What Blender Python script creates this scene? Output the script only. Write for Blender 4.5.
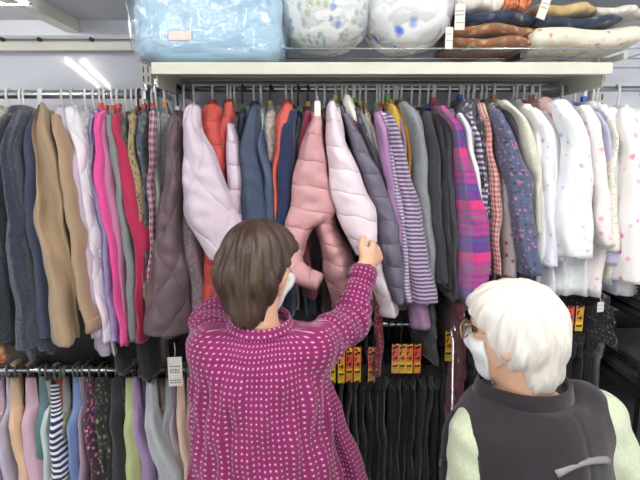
import bpy, bmesh, math, random
import numpy as np
from mathutils import Vector, Matrix

random.seed(7)
rng = np.random.default_rng(7)
SC = bpy.context.scene
COL = SC.collection
for o in list(bpy.data.objects):
    bpy.data.objects.remove(o)

# ------------------------------------------------------------------ camera, world, exposure
FPX = 520.0
CAMZ = 1.62
TH = math.atan(90.0 / 520.0)
ST, CT = math.sin(TH), math.cos(TH)
cam_d = bpy.data.cameras.new('camera')
cam_d.sensor_width = 36.0
cam_d.lens = FPX / 640.0 * 36.0
cam_d.clip_start = 0.05
cam = bpy.data.objects.new('camera', cam_d)
COL.objects.link(cam)
cam.location = (0, 0, CAMZ)
cam.rotation_euler = (math.pi / 2 - TH, 0, 0)
SC.camera = cam

w = bpy.data.worlds.new('store_ambient')
SC.world = w
w.use_nodes = True
w.node_tree.nodes['Background'].inputs[0].default_value = (0.93, 0.95, 1.0, 1)
w.node_tree.nodes['Background'].inputs[1].default_value = 0.75
SC.view_settings.view_transform = 'Standard'
SC.view_settings.look = 'None'
SC.view_settings.gamma = 1.0
SC.view_settings.use_curve_mapping = False
SC.view_settings.exposure = 0.9
LAMP = 26.0          # emission of the ceiling tubes


def P(x, y, Y):
    """point at depth Y on the line of sight through photo position x, y"""
    dx = (x - 320.0) / FPX
    dz = (240.0 - y) / FPX
    d = Vector((dx, CT + dz * ST, -ST + dz * CT))
    return Vector((0, 0, CAMZ)) + d * (Y / d.y)


# ------------------------------------------------------------------ colour and materials
def lin1(c):
    c = c / 255.0
    return c / 12.92 if c <= 0.04045 else ((c + 0.055) / 1.055) ** 2.4


def lin(c, k=0.88):
    return (min(lin1(c[0]) * k, 0.86), min(lin1(c[1]) * k, 0.86), min(lin1(c[2]) * k, 0.86), 1.0)


MATS = {}


class NT:
    def __init__(self, name):
        self.m = bpy.data.materials.new(name)
        self.m.use_nodes = True
        self.t = self.m.node_tree
        self.b = self.t.nodes['Principled BSDF']

    def n(self, typ, **kw):
        nd = self.t.nodes.new(typ)
        for k, v in kw.items():
            setattr(nd, k, v)
        return nd

    def l(self, a, b):
        self.t.links.new(a, b)

    def val(self, sock, v):
        if hasattr(v, 'is_output') or hasattr(v, 'links'):
            self.l(v, sock)
        else:
            sock.default_value = v

    def math(self, op, a, b=0.0, c=None):
        nd = self.n('ShaderNodeMath', operation=op)
        self.val(nd.inputs[0], a)
        self.val(nd.inputs[1], b)
        if c is not None:
            self.val(nd.inputs[2], c)
        return nd.outputs[0]

    def mix(self, f, a, b, mode='MIX'):
        nd = self.n('ShaderNodeMix', data_type='RGBA', blend_type=mode)
        self.val(nd.inputs[0], f)
        self.val(nd.inputs[6], a)
        self.val(nd.inputs[7], b)
        return nd.outputs[2]

    def uv(self, su=1, sv=1, rot=0.0):
        t = self.n('ShaderNodeUVMap')
        mp = self.n('ShaderNodeMapping')
        self.l(t.outputs[0], mp.inputs[0])
        mp.inputs['Scale'].default_value = (su, sv, 1)
        mp.inputs['Rotation'].default_value = (0, 0, rot)
        return mp.outputs[0]

    def obj(self, s=(1, 1, 1)):
        t = self.n('ShaderNodeTexCoord')
        mp = self.n('ShaderNodeMapping')
        self.l(t.outputs['Object'], mp.inputs[0])
        mp.inputs['Scale'].default_value = s
        return mp.outputs[0]

    def noise(self, vec, scale, detail=3.0, rough=0.55):
        nd = self.n('ShaderNodeTexNoise')
        self.l(vec, nd.inputs['Vector'])
        nd.inputs['Scale'].default_value = scale
        nd.inputs['Detail'].default_value = detail
        nd.inputs['Roughness'].default_value = rough
        return nd.outputs['Fac']

    def bump(self, h, strength, dist, prev=None):
        nd = self.n('ShaderNodeBump')
        nd.inputs['Strength'].default_value = strength
        nd.inputs['Distance'].default_value = dist
        self.l(h, nd.inputs['Height'])
        if prev is not None:
            self.l(prev, nd.inputs['Normal'])
        return nd.outputs[0]

    def step(self, v, thr, soft=0.02):
        nd = self.n('ShaderNodeMapRange')
        self.l(v, nd.inputs[0])
        nd.inputs[1].default_value = thr - soft
        nd.inputs[2].default_value = thr + soft
        return nd.outputs[0]


def simple(key, c, rough=0.5, metal=0.0, var=0.06, k=0.88, spec=0.5, bump=0.0, bscale=80):
    if key in MATS:
        return MATS[key]
    t = NT(key)
    ob = t.obj()
    nz = t.noise(ob, 9.0, 4)
    cc = lin(c, k)
    lo = tuple(v * (1 - var) for v in cc[:3]) + (1,)
    hi = tuple(min(v * (1 + var), .9) for v in cc[:3]) + (1,)
    t.l(t.mix(nz, lo, hi), t.b.inputs['Base Color'])
    t.b.inputs['Roughness'].default_value = rough
    t.b.inputs['Metallic'].default_value = metal
    t.b.inputs['Specular IOR Level'].default_value = spec
    if bump > 0:
        t.l(t.bump(t.noise(ob, bscale, 3), bump, 0.003), t.b.inputs['Normal'])
    MATS[key] = t.m
    return t.m


def cloth(kind, cols, s=1.0, k=0.88):
    key = 'cloth_%s_%s_%.2f' % (kind, '_'.join('%d.%d.%d' % tuple(c) for c in cols), s)
    if key in MATS:
        return MATS[key]
    t = NT('cloth_%s' % kind)
    c = [lin(x, k) for x in cols]
    while len(c) < 3:
        c.append(c[-1])
    ob = t.obj()
    wr = t.noise(t.obj((1, 1, .35)), 16.0, 3)
    nrm = t.bump(wr, 0.35, 0.012)
    base = c[0]
    rough = 0.85
    sheen = 0.25
    if kind == 'plain':
        nrm = t.bump(t.noise(ob, 420, 2), 0.12, 0.001, nrm)
    elif kind == 'fleece':
        fz = t.noise(ob, 90, 5, .75)
        nrm = t.bump(fz, 0.9, 0.012, nrm)
        base = t.mix(t.step(t.noise(ob, 95, 5, .75), .5, .16), tuple(v * .55 for v in c[0][:3]) + (1,), tuple(min(v * 1.4, .86) for v in c[0][:3]) + (1,))
        sheen = 0.5
        rough = 1.0
    elif kind == 'melange':
        base = t.mix(t.noise(t.obj((1, 1, .5)), 260, 3, .8), tuple(v * .65 for v in c[0][:3]) + (1,), tuple(min(v * 1.35, .86) for v in c[0][:3]) + (1,))
    elif kind in ('nylon', 'quilt', 'baffle'):
        rough = 0.5
        sheen = 0.05
        fine = t.noise(t.obj((1, 1, .6)), 34.0, 4, .6)
        nrm = t.bump(fine, 0.35, 0.008, nrm)
        if kind == 'baffle':     # stitched lines between the padded chambers
            sepb = t.n('ShaderNodeSeparateXYZ')
            t.l(t.uv(1, 1), sepb.inputs[0])
            wv = t.math('ADD', t.math('MULTIPLY', sepb.outputs[1], math.pi / (.068 * s)), t.math('MULTIPLY', t.noise(t.uv(1, 1), 7.0, 1), 2.4))
            wv = t.math('ADD', wv, t.math('MULTIPLY', sepb.outputs[0], 6.0))
            nrm = t.bump(t.math('POWER', t.math('ABSOLUTE', t.math('SINE', wv)), .3), .6, .013, nrm)
        if kind == 'quilt':
            hs = []
            for a in (0.62, -0.62):
                u = t.uv(1, 1, a)
                wv = t.n('ShaderNodeTexWave', wave_type='BANDS', bands_direction='X', wave_profile='SIN')
                t.l(u, wv.inputs['Vector'])
                wv.inputs['Scale'].default_value = 3.6 / s
                wv.inputs['Distortion'].default_value = 0.6
                wv.inputs['Detail'].default_value = 1.0
                wv.inputs['Detail Scale'].default_value = 6.0
                hs.append(t.math('POWER', wv.outputs['Fac'], 0.3))
            nrm = t.bump(t.math('MULTIPLY', hs[0], hs[1]), 0.7, 0.012, nrm)
        base = t.mix(t.noise(ob, 12, 3), tuple(v * .93 for v in c[0][:3]) + (1,), tuple(min(v * 1.05, .86) for v in c[0][:3]) + (1,))
    elif kind in ('floral', 'print', 'rose'):
        v1 = t.n('ShaderNodeTexVoronoi', feature='F1')
        sc = {'floral': 62, 'print': 34, 'rose': 40}[kind] / s
        wob = t.n('ShaderNodeTexNoise')
        uvv = t.uv(1, 1)
        t.l(uvv, wob.inputs['Vector'])
        wob.inputs['Scale'].default_value = 90 / s
        add = t.n('ShaderNodeVectorMath', operation='MULTIPLY_ADD')
        t.l(wob.outputs['Color'], add.inputs[0])
        add.inputs[1].default_value = (.012 * s, .012 * s, 0)
        t.l(uvv, add.inputs[2])
        t.l(add.outputs[0], v1.inputs['Vector'])
        v1.inputs['Scale'].default_value = sc
        v1.inputs['Randomness'].default_value = 0.9
        sep = t.n('ShaderNodeSeparateColor')
        t.l(v1.outputs['Color'], sep.inputs[0])
        r, g = sep.outputs[0], sep.outputs[1]
        petal = t.math('SUBTRACT', 1.0, t.step(v1.outputs['Distance'], {'floral': .42, 'print': .30, 'rose': .3}[kind], .1))
        sel = t.step(r, {'floral': .30, 'print': .60, 'rose': .55}[kind], .02)
        fcol = t.mix(t.step(g, .5), c[1], c[2])
        base = t.mix(t.math('MULTIPLY', petal, sel), c[0], fcol)
    elif kind == 'stripe':       # horizontal stripes
        sep = t.n('ShaderNodeSeparateXYZ')
        t.l(t.uv(1, 1), sep.inputs[0])
        fr = t.math('FRACT', t.math('MULTIPLY', sep.outputs[1], 1 / (.0125 * s)))
        base = t.mix(t.step(fr, .55, .06), c[0], c[1])
    elif kind == 'vstripe':
        sep = t.n('ShaderNodeSeparateXYZ')
        t.l(t.uv(1, 1), sep.inputs[0])
        fr = t.math('FRACT', t.math('MULTIPLY', sep.outputs[0], 1 / (.014 * s)))
        base = t.mix(t.step(fr, .55, .06), c[0], c[1])
    elif kind == 'check':
        sep = t.n('ShaderNodeSeparateXYZ')
        t.l(t.uv(1, 1), sep.inputs[0])
        a = t.step(t.math('FRACT', t.math('MULTIPLY', sep.outputs[0], 1 / (.02 * s))), .5, .04)
        b = t.step(t.math('FRACT', t.math('MULTIPLY', sep.outputs[1], 1 / (.02 * s))), .5, .04)
        base = t.mix(t.math('MULTIPLY', t.math('ADD', a, b), .5), c[0], c[1])
    elif kind == 'plaid':        # wide horizontal bands with fine lines, crossed by soft verticals
        sep = t.n('ShaderNodeSeparateXYZ')
        t.l(t.uv(1, 1), sep.inputs[0])
        fv = t.math('FRACT', t.math('MULTIPLY', sep.outputs[1], 1 / (.15 * s)))
        rp = t.n('ShaderNodeValToRGB')
        rp.color_ramp.interpolation = 'CONSTANT'
        els = [(0.0, (222, 62, 130)), (.10, (110, 62, 140)), (.30, (82, 92, 150)), (.36, (110, 62, 140)), (.42, (180, 70, 140)), (.5, (150, 70, 150)),
               (.56, (196, 66, 136)), (.62, (140, 70, 148)), (.68, (190, 66, 140)), (.74, (135, 105, 125)), (.80, (190, 66, 140)), (.88, (150, 80, 140)), (.92, (222, 62, 130))]
        cr = rp.color_ramp
        cr.elements[0].position = 0
        cr.elements[0].color = lin(els[0][1])
        cr.elements[1].position = els[1][0]
        cr.elements[1].color = lin(els[1][1])
        for p_, q_ in els[2:]:
            e = cr.elements.new(p_)
            e.color = lin(q_)
        t.l(fv, rp.inputs[0])
        fu = t.math('FRACT', t.math('MULTIPLY', sep.outputs[0], 1 / (.11 * s)))
        band = t.math('MULTIPLY', t.step(fu, .62, .03), .45)
        base = t.mix(band, rp.outputs[0], lin((120, 120, 150)))
    elif kind == 'dots':         # regular small dots with a faint square weave
        sep = t.n('ShaderNodeSeparateXYZ')
        t.l(t.uv(1, 1), sep.inputs[0])
        p_ = .0128 * s
        fu = t.math('SUBTRACT', t.math('FRACT', t.math('MULTIPLY', sep.outputs[0], 1 / p_)), .5)
        fv = t.math('SUBTRACT', t.math('FRACT', t.math('MULTIPLY', sep.outputs[1], 1 / p_)), .5)
        d = t.math('SQRT', t.math('ADD', t.math('MULTIPLY', fu, fu), t.math('MULTIPLY', fv, fv)))
        dot = t.math('SUBTRACT', 1.0, t.step(d, .15, .07))
        edge = t.math('MAXIMUM', t.math('ABSOLUTE', fu), t.math('ABSOLUTE', fv))
        grid = t.math('MULTIPLY', t.step(edge, .42, .05), .55)
        gg = t.mix(t.noise(ob, 7, 3), c[0], c[2])
        base = t.mix(dot, t.mix(grid, gg, tuple(v * .42 for v in c[0][:3]) + (1,)), c[1])
    if isinstance(base, tuple):
        base = t.mix(t.noise(ob, 10, 4), tuple(v * .92 for v in base[:3]) + (1,), tuple(min(v * 1.07, .86) for v in base[:3]) + (1,))
    t.l(base, t.b.inputs['Base Color'])
    t.b.inputs['Roughness'].default_value = rough
    t.b.inputs['Sheen Weight'].default_value = sheen
    t.b.inputs['Specular IOR Level'].default_value = 0.25
    t.l(nrm, t.b.inputs['Normal'])
    MATS[key] = t.m
    return t.m


# ------------------------------------------------------------------ mesh helpers
def mk(name, verts, faces, mat, parent=None, uvs=None, smooth=True):
    me = bpy.data.meshes.new(name)
    me.from_pydata([tuple(v) for v in verts], [], [tuple(f) for f in faces])
    me.validate(clean_customdata=False)
    if uvs is not None:
        ul = me.uv_layers.new(name='UVMap')
        flat = np.asarray(uvs, dtype=np.float32).reshape(-1)
        if len(flat) == len(ul.data) * 2:
            ul.data.foreach_set('uv', flat)
    if smooth:
        me.polygons.foreach_set('use_smooth', [True] * len(me.polygons))
    if mat:
        me.materials.append(mat)
    o = bpy.data.objects.new(name, me)
    COL.objects.link(o)
    o.parent = parent
    return o


def tag(o, label=None, cat=None, group=None, kind=None):
    if label:
        o['label'] = label
    if cat:
        o['category'] = cat
    if group:
        o['group'] = group
    if kind:
        o['kind'] = kind
    return o


def empty(name, loc=(0, 0, 0)):
    o = bpy.data.objects.new(name, None)
    COL.objects.link(o)
    o.location = loc
    o.empty_display_size = .05
    return o


def settle(root):
    """move children's meshes into the root's local space"""
    L = Vector(root.location)
    seen = set()

    def go(o):
        for ch in o.children:
            if ch.type == 'MESH' and ch.data.name not in seen:
                seen.add(ch.data.name)
                ch.data.transform(Matrix.Translation(-L))
            go(ch)
    go(root)


class MB:
    """collects boxes, tubes and lofts of one part"""
    def __init__(self):
        self.v, self.f, self.u = [], [], []

    def add(self, v, f, u=None):
        o = len(self.v)
        self.v += [tuple(p) for p in v]
        self.f += [tuple(i + o for i in q) for q in f]
        if u is None:
            u = [(0, 0) for q in f for _ in q]
        self.u += list(u)
        return self

    def box(self, x0, x1, y0, y1, z0, z1, bev=0.0):
        bm = bmesh.new()
        bmesh.ops.create_cube(bm, size=1)
        for v in bm.verts:
            v.co = Vector(((x0 + x1) / 2 + v.co.x * (x1 - x0), (y0 + y1) / 2 + v.co.y * (y1 - y0), (z0 + z1) / 2 + v.co.z * (z1 - z0)))
        if bev > 0:
            bmesh.ops.bevel(bm, geom=list(bm.edges), offset=bev, segments=2, affect='EDGES', profile=.6)
        bm.verts.index_update()
        self.add([v.co.copy() for v in bm.verts], [[v.index for v in f.verts] for f in bm.faces])
        bm.free()
        return self

    def tube(self, pts, r, n=8, flat=1.0, caps=True):
        pts = [Vector(p) for p in pts]
        rs = r if isinstance(r, (list, tuple)) else [r] * len(pts)
        rings = []
        up = None
        for i, p in enumerate(pts):
            d = (pts[min(i + 1, len(pts) - 1)] - pts[max(i - 1, 0)]).normalized()
            if up is None:
                up = d.orthogonal().normalized()
            up = (up - d * up.dot(d))
            up = up.normalized() if up.length > 1e-6 else d.orthogonal().normalized()
            sd = d.cross(up)
            rings.append([p + up * (rs[i] * math.cos(2 * math.pi * j / n)) + sd * (rs[i] * flat * math.sin(2 * math.pi * j / n)) for j in range(n)])
        self.loft(rings, caps, caps)
        return self

    def loft(self, rings, cap0=True, cap1=True):
        n = len(rings[0])
        v = [p for r in rings for p in r]
        f, u = [], []
        vl = 0.0
        vls = [0.0]
        for i in range(1, len(rings)):
            vl += (Vector(rings[i][0]) - Vector(rings[i - 1][0])).length
            vls.append(vl)
        per = []
        for r in rings:
            a = [0.0]
            for j in range(n):
                a.append(a[-1] + (Vector(r[(j + 1) % n]) - Vector(r[j])).length)
            per.append(a)
        big = per[max(range(len(per)), key=lambda i: per[i][-1])]
        for i in range(len(rings) - 1):
            for j in range(n):
                k = (j + 1) % n
                f.append((i * n + j, i * n + k, (i + 1) * n + k, (i + 1) * n + j))
                u += [(big[j], -vls[i]), (big[j + 1], -vls[i]), (big[j + 1], -vls[i + 1]), (big[j], -vls[i + 1])]
        if cap0:
            f.append(tuple(range(n))[::-1])
            u += [(0, 0)] * n
        if cap1:
            o = (len(rings) - 1) * n
            f.append(tuple(o + j for j in range(n)))
            u += [(0, 0)] * n
        self.add(v, f, u)
        return self

    def build(self, name, mat, parent=None, smooth=True):
        return mk(name, self.v, self.f, mat, parent, self.u, smooth)


def fix_normals(o):
    bm = bmesh.new()
    bm.from_mesh(o.data)
    bmesh.ops.recalc_face_normals(bm, faces=list(bm.faces))
    bm.to_mesh(o.data)
    bm.free()


def auto_smooth(o, ang=40):
    """flat facets where the angle is sharp"""
    me = o.data
    bm = bmesh.new()
    bm.from_mesh(me)
    for e in bm.edges:
        if len(e.link_faces) == 2 and e.calc_face_angle(0) > math.radians(ang):
            e.smooth = False
    bm.to_mesh(me)
    bm.free()


# ------------------------------------------------------------------ the setting
RAILY = 1.65
M_wall = simple('wall_panel', (226, 229, 238), rough=0.045, var=.015, spec=.5)
M_far = simple('far_wall_paint', (222, 224, 230), rough=.7, var=.02)
M_ceil = simple('ceiling_board', (205, 207, 210), rough=.8, var=.03)
M_floor = simple('vinyl_floor', (150, 148, 142), rough=.4, var=.1)
M_cream = simple('cream_enamel', (226, 224, 208), rough=.4, var=.02)
M_creamd = simple('cream_enamel_shelf', (214, 212, 198), rough=.45, var=.03)
M_chrome = simple('brushed_steel', (205, 208, 214), rough=.25, metal=.9, var=.03)
M_dark = simple('dark_steel', (70, 72, 76), rough=.4, metal=.6, var=.05)

ZP = P(0, 38, 1.9).z
m = MB().box(-4.5, 4.5, -5.5, 4.6, -.05, 0)
tag(m.build('floor', M_floor, smooth=False), kind='structure')
ZC = P(0, 20, 4.2).z
tag(MB().box(-4.5, 4.5, -5.5, 4.3, ZC, ZC + .06).build('ceiling', M_ceil, smooth=False), kind='structure')
tag(MB().box(-4.5, 4.5, 4.2, 4.3, 0, ZC).build('wall_far', M_far, smooth=False), kind='structure')
tag(MB().box(-4.2, 4.2, 1.9, 1.94, 1.02, ZP).build('wall_back', M_wall, smooth=False), kind='structure')
tag(MB().box(-4.2, 4.2, 1.895, 1.94, 0, 1.02).build('wall_back_lower', simple('lower_panel_painted_shade', (70, 68, 62), rough=.6, var=.06), smooth=False), kind='structure')  # same panel continued down; its dark colour stands in for shade behind the clothes
# ceiling beam seen above the partition
bx0, bx1 = P(30, 10, 3.7).x, P(46, 10, 3.7).x
tag(MB().box(bx0, bx1, 2.4, 4.2, ZC - .09, ZC, .004).build('trim_1', M_cream, smooth=False), kind='structure')

# ceiling lamps: twin-tube batten fixtures
M_tube = bpy.data.materials.new('fluorescent_tube')
M_tube.use_nodes = True
bs = M_tube.node_tree.nodes['Principled BSDF']
bs.inputs['Emission Color'].default_value = (1.0, .975, .94, 1)
bs.inputs['Emission Strength'].default_value = LAMP
bs.inputs['Base Color'].default_value = (.9, .9, .9, 1)
M_house = simple('lamp_housing', (235, 235, 232), rough=.4, var=.01)


def lamp(a, b, label):
    a, b = Vector(a), Vector(b)
    d = (b - a).normalized()
    s = Vector((-d.y, d.x, 0))
    root = empty('ceiling_lamp', ((a + b) / 2))
    mb = MB()
    rings = []
    for p in (a - d * .04, b + d * .04):
        rings.append([p + s * .11 + Vector((0, 0, .06)), p - s * .11 + Vector((0, 0, .06)), p - s * .06 + Vector((0, 0, .0)), p + s * .06 + Vector((0, 0, .0))])
    mb.loft(rings)
    h = mb.build('housing', M_house, root, smooth=False)
    fix_normals(h)
    for sg in (-1, 1):
        q = s * (.075 * sg) + Vector((0, 0, -.012))
        t = MB().tube([a + q, b + q], .019, 10).build('tube', M_tube, root)
        e = MB()
        for p in (a, b):
            dd = d * (.02 if p == b else -.02)
            e.tube([p + q, p + q + dd], .021, 10)
        e.build('end_cap', M_house, t)
    tag(root, label, 'ceiling lamp', 'fluorescent ceiling lamps')
    settle(root)


LZ = ZC - .06


def mirror_pt(x, y):
    """where a lamp under the ceiling sits whose image in the glossy panel shows at x, y"""
    dx = (x - 320.0) / FPX
    dz = (240.0 - y) / FPX
    d = Vector((dx, CT + dz * ST, -ST + dz * CT))
    t = (LZ - CAMZ) / d.z
    p = Vector((0, 0, CAMZ)) + d * t
    return Vector((p.x, 3.8 - p.y, LZ))


l1a, l1b = mirror_pt(72, 57), mirror_pt(104, 86)
lamp(l1a, l1b, 'long twin-tube ceiling lamp behind the camera, mirrored in the panel above the left rail')
l2a, l2b = mirror_pt(492, 32), mirror_pt(446, 46)
lamp(l2a, l2b + (l2b - l2a) * .6, 'twin-tube ceiling lamp mirrored in the panel under the folded blankets')
lamp((-.9, -.9, LZ), (-.9, .5, LZ), 'twin-tube ceiling lamp over the aisle in front of the left rail')
lamp((.75, -.5, LZ), (.75, .9, LZ), 'twin-tube ceiling lamp over the aisle in front of the right rail')
fa = P(6, -6, 3.4)
lamp((fa.x - .5, 3.35, LZ), (fa.x + .12, 3.35, LZ), 'twin-tube ceiling lamp beyond the partition at upper left')

# ------------------------------------------------------------------ rack: posts, beams, shelf, rails
Z_SH = P(0, 62, 1.42).z       # top of shelf lip
Z_SB = P(0, 74, 1.42).z
XL, XR = P(151, 65, 1.42).x, P(613, 65, 1.42).x
ZR = P(0, 89, RAILY).z
unit = empty('shelving_unit', (0, 1.85, 0))
for xx in (P(147, 70, 1.86).x, P(600, 70, 1.86).x + .0):
    mb = MB().box(xx - .018, xx + .018, 1.845, 1.885, 0, 2.06, .002)
    po = mb.build('post', M_cream, unit, smooth=False)
    sl = MB()
    for i in range(22):
        z = 2.04 - i * .03
        sl.box(xx - .010, xx - .006, 1.8435, 1.8455, z - .010, z + .010)
        sl.box(xx + .006, xx + .010, 1.8435, 1.8455, z - .010, z + .010)
    sl.build('slot', M_dark, po, smooth=False)
mb = MB().box(XL, XR, 1.42, 1.82, Z_SH - .008, Z_SH, .002)
mb.box(XL, XR, 1.42, 1.424, Z_SB, Z_SH - .006, .001)
mb.box(XL, XR, 1.424, 1.445, Z_SB, Z_SB + .003, .0005)
sh = mb.build('shelf_board', M_creamd, unit, smooth=False)
for x in (XL + .004, XR - .006):
    MB().box(x - .002, x + .002, 1.45, 1.845, Z_SH - .06, Z_SH - .008, .0008).build('bracket', M_creamd, unit, smooth=False)
mb = MB()
for i in range(5):
    y = 1.49 + i * .075
    mb.box(XL + .01, XR - .01, y - .008, y + .008, Z_SH - .0105, Z_SH - .0075)
mb.build('stiffener', M_creamd, sh, smooth=False)
tag(unit, 'cream steel shelving unit with a long shelf over the clothes rail', 'shelf')
settle(unit)

# beam along the panel at left
zb0, zb1 = P(0, 51, 1.87).z, P(0, 42, 1.87).z
beam = empty('support_beam', (-1.2, 1.87, zb0))
xe = P(141, 45, 1.87).x
mb = MB().box(-3.4, xe, 1.862, 1.899, zb0, zb1, .003)
mb.build('beam_bar', M_cream, beam, smooth=False)
pl = MB().box(xe - .012, P(156, 45, 1.87).x, 1.85, 1.862, P(0, 62, 1.86).z, P(0, 39, 1.86).z, .002).build('end_plate', M_cream, beam, smooth=False)
sl = MB()
for i in range(5):
    for dx in (.012, .03):
        z = P(0, 43 + i * 4, 1.85).z
        sl.box(xe + dx - .003, xe + dx + .003, 1.8485, 1.8505, z - .005, z + .005)
sl.build('slot', M_dark, pl, smooth=False)
for px in (3, 40, 92):
    p = P(px, 41, 1.86)
    MB().tube([(p.x, 1.865, zb1 + .006), (p.x, 1.850, zb1 + .006)], .007, 8).build('bolt', M_dark, beam)
MB().box(-3.4, xe, 1.880, 1.899, zb1 + .012, zb1 + .024, .002).build('lip', simple('beam_grey', (188, 190, 192), var=.02), beam, smooth=False)
tag(beam, 'cream steel support beam bolted along the wall panel above the left rail', 'beam')
settle(beam)


def rail(x0, x1, z, r, label, drop=None, name='hanging_rail'):
    root = empty(name, ((x0 + x1) / 2, RAILY, z))
    MB().tube([(x0, RAILY, z), (x1, RAILY, z)], r, 14).build('rail_tube', M_chrome, root)
    for x in (x0 + .012, x1 - .012):
        mb = MB()
        if drop:
            mb.box(x - .004, x + .004, RAILY - .012, RAILY + .012, z + r * .6, drop)
        else:
            mb.box(x - .004, x + .004, RAILY - .004, 1.899, z + r * .5, z + r * .5 + .025)
        mb.box(x - .005, x + .005, RAILY - r - .006, RAILY + r + .006, z - r - .005, z + r * .7, .002)
        mb.build('rail_holder', M_chrome, root, smooth=False)
    tag(root, label, 'rail')
    settle(root)


ZRL = P(0, 94.5, RAILY).z
rail(-2.3, P(150, 90, RAILY).x, ZRL, .0125, 'thick steel hanging rail at upper left in front of the bare panel')
rail(P(152, 90, RAILY).x, P(612, 90, RAILY).x + .25, ZR, .0085, 'long thin steel hanging rail under the cream shelf')
ZLL = P(0, 370, RAILY).z
rail(-2.3, P(240, 90, RAILY).x, ZLL, .011, 'lower steel rail at left carrying the short tops')
ZLR = P(0, 324, RAILY).z
rail(P(262, 90, RAILY).x, P(612, 90, RAILY).x, ZLR, .011, 'lower steel rail at right carrying the black trousers')

# ------------------------------------------------------------------ garments on hangers
def smooth_interp(zq, z, v):
    """monotone cubic through the points (z ascending)"""
    z = np.asarray(z, float)
    v = np.asarray(v, float)
    if len(z) < 3:
        return np.interp(zq, z, v)
    h = np.diff(z)
    d = np.diff(v) / h
    mS = np.zeros_like(v)
    mS[0], mS[-1] = d[0], d[-1]
    for i in range(1, len(v) - 1):
        mS[i] = 0 if d[i - 1] * d[i] <= 0 else 2 * d[i - 1] * d[i] / (d[i - 1] + d[i])
    idx = np.clip(np.searchsorted(z, zq) - 1, 0, len(h) - 1)
    t = np.clip((zq - z[idx]) / h[idx], 0, 1)
    h00, h10, h01, h11 = 2 * t**3 - 3 * t**2 + 1, t**3 - 2 * t**2 + t, -2 * t**3 + 3 * t**2, t**3 - t**2
    return h00 * v[idx] + h10 * h[idx] * mS[idx] + h01 * v[idx + 1] + h11 * h[idx] * mS[idx + 1]


def world_trace(trace, Yf, Yc):
    rows = []
    for (y, xl, xr) in trace:
        z = P(320, y, Yf).z
        # widest line of the cross-section lies at depth Yc, at the same height
        l, r = P(xl, y, Yf), P(xr, y, Yf)
        rows.append((z, l.x * Yc / Yf, r.x * Yc / Yf))
    rows.sort()
    a = np.array(rows)
    return a[:, 0], a[:, 1], a[:, 2]


def sup(th, p):
    c, s = math.cos(th), math.sin(th)
    return math.copysign(abs(c) ** (2 / p), c), math.copysign(abs(s) ** (2 / p), s)


def tube_rings(zs, cx, hw, yc, hb, n=14, p=2.2, fold=.06, puff=0.0, per=.06, ph=0.0, yaw=0.0, dome=True, cuff_in=True, crease=1.0):
    """horizontal rings from top to bottom; hw half width in x, hb half depth in y"""
    rings = []
    z0 = zs[0]
    for i, z in enumerate(zs):
        k = 1.0
        if puff:
            s = abs(math.sin(math.pi * (z0 - z) / per + ph))
            k = 1 - puff + puff * s ** .55
        ring = []
        tz_ = i / max(1, len(zs) - 1)
        el = crease * fold * .8 * math.exp(-((tz_ - .5) / .2) ** 2)
        wob = .0035 * math.sin(z * 23 + ph * 3) + .002 * math.sin(z * 51 + ph)
        for j in range(n):
            th = 2 * math.pi * j / n
            c, s_ = sup(th, p)
            if puff:
                sc_ = abs(math.sin(math.pi * (z0 - z) / per + ph + .8 * c))
                k = 1 - puff + puff * sc_ ** .38
            g = (1 + (k - 1) * .6) * (1 + fold * math.sin(3 * th + ph + z * 9) + fold * .8 * math.sin(5 * th - 2 * ph + z * 17) + fold * .5 * math.sin(9 * th + ph + 6 * math.sin(z * 7)))
            fy = fold * (.35 if puff else 1.0)
            gy = 1 + (k - 1) * 1.5 + fy * 1.3 * math.sin(4 * th + 1.7 * ph + z * 6) + fy * .9 * math.sin(7 * th - ph + z * 12) + el * math.sin(z * 120 + 3 * th + ph)
            yy = yc[i] + hb[i] * s_ * gy
            ring.append(Vector((cx[i] + wob + hw[i] * c * g + (yaw[i] if hasattr(yaw, '__len__') else yaw) * (yy - yc[i]), yy, z)))
        rings.append(ring)
    if dome:
        top = rings[0]
        ct = sum(top, Vector()) / n
        dz = min(hw[0], .02)
        extra = []
        for q, up in ((.12, .55), (.5, .48), (.82, .28)):
            extra.append([ct + (v - ct) * q + Vector((0, 0, dz * up)) for v in top])
        rings = extra + rings
    if cuff_in:
        bot = rings[-1]
        ct = sum(bot, Vector()) / n
        rings.append([ct + (v - ct) * .80 + Vector((0, 0, .002)) for v in bot])
        rings.append([ct + (v - ct) * .72 + Vector((0, 0, .03)) for v in bot])
    return rings


HANG = {'white': simple('white_plastic', (236, 236, 230), rough=.35, var=.02),
        'cream': simple('cream_plastic', (222, 218, 196), rough=.4, var=.02),
        'black': simple('black_plastic', (40, 40, 42), rough=.35, var=.05),
        'grey': simple('grey_plastic', (120, 122, 112), rough=.4, var=.05),
        'clear': simple('pale_blue_plastic', (205, 214, 222), rough=.25, var=.02)}
MARK = {'red': simple('red_size_clip', (226, 80, 70), rough=.4), 'green': simple('green_size_clip', (110, 215, 70), rough=.4),
        'yellow': simple('yellow_size_clip', (236, 222, 70), rough=.4), 'blue': simple('blue_size_clip', (60, 110, 205), rough=.4),
        'white': simple('white_size_clip', (240, 240, 238), rough=.4), 'orange': simple('orange_size_clip', (236, 150, 70), rough=.4)}
GARMENTS = []


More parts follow.
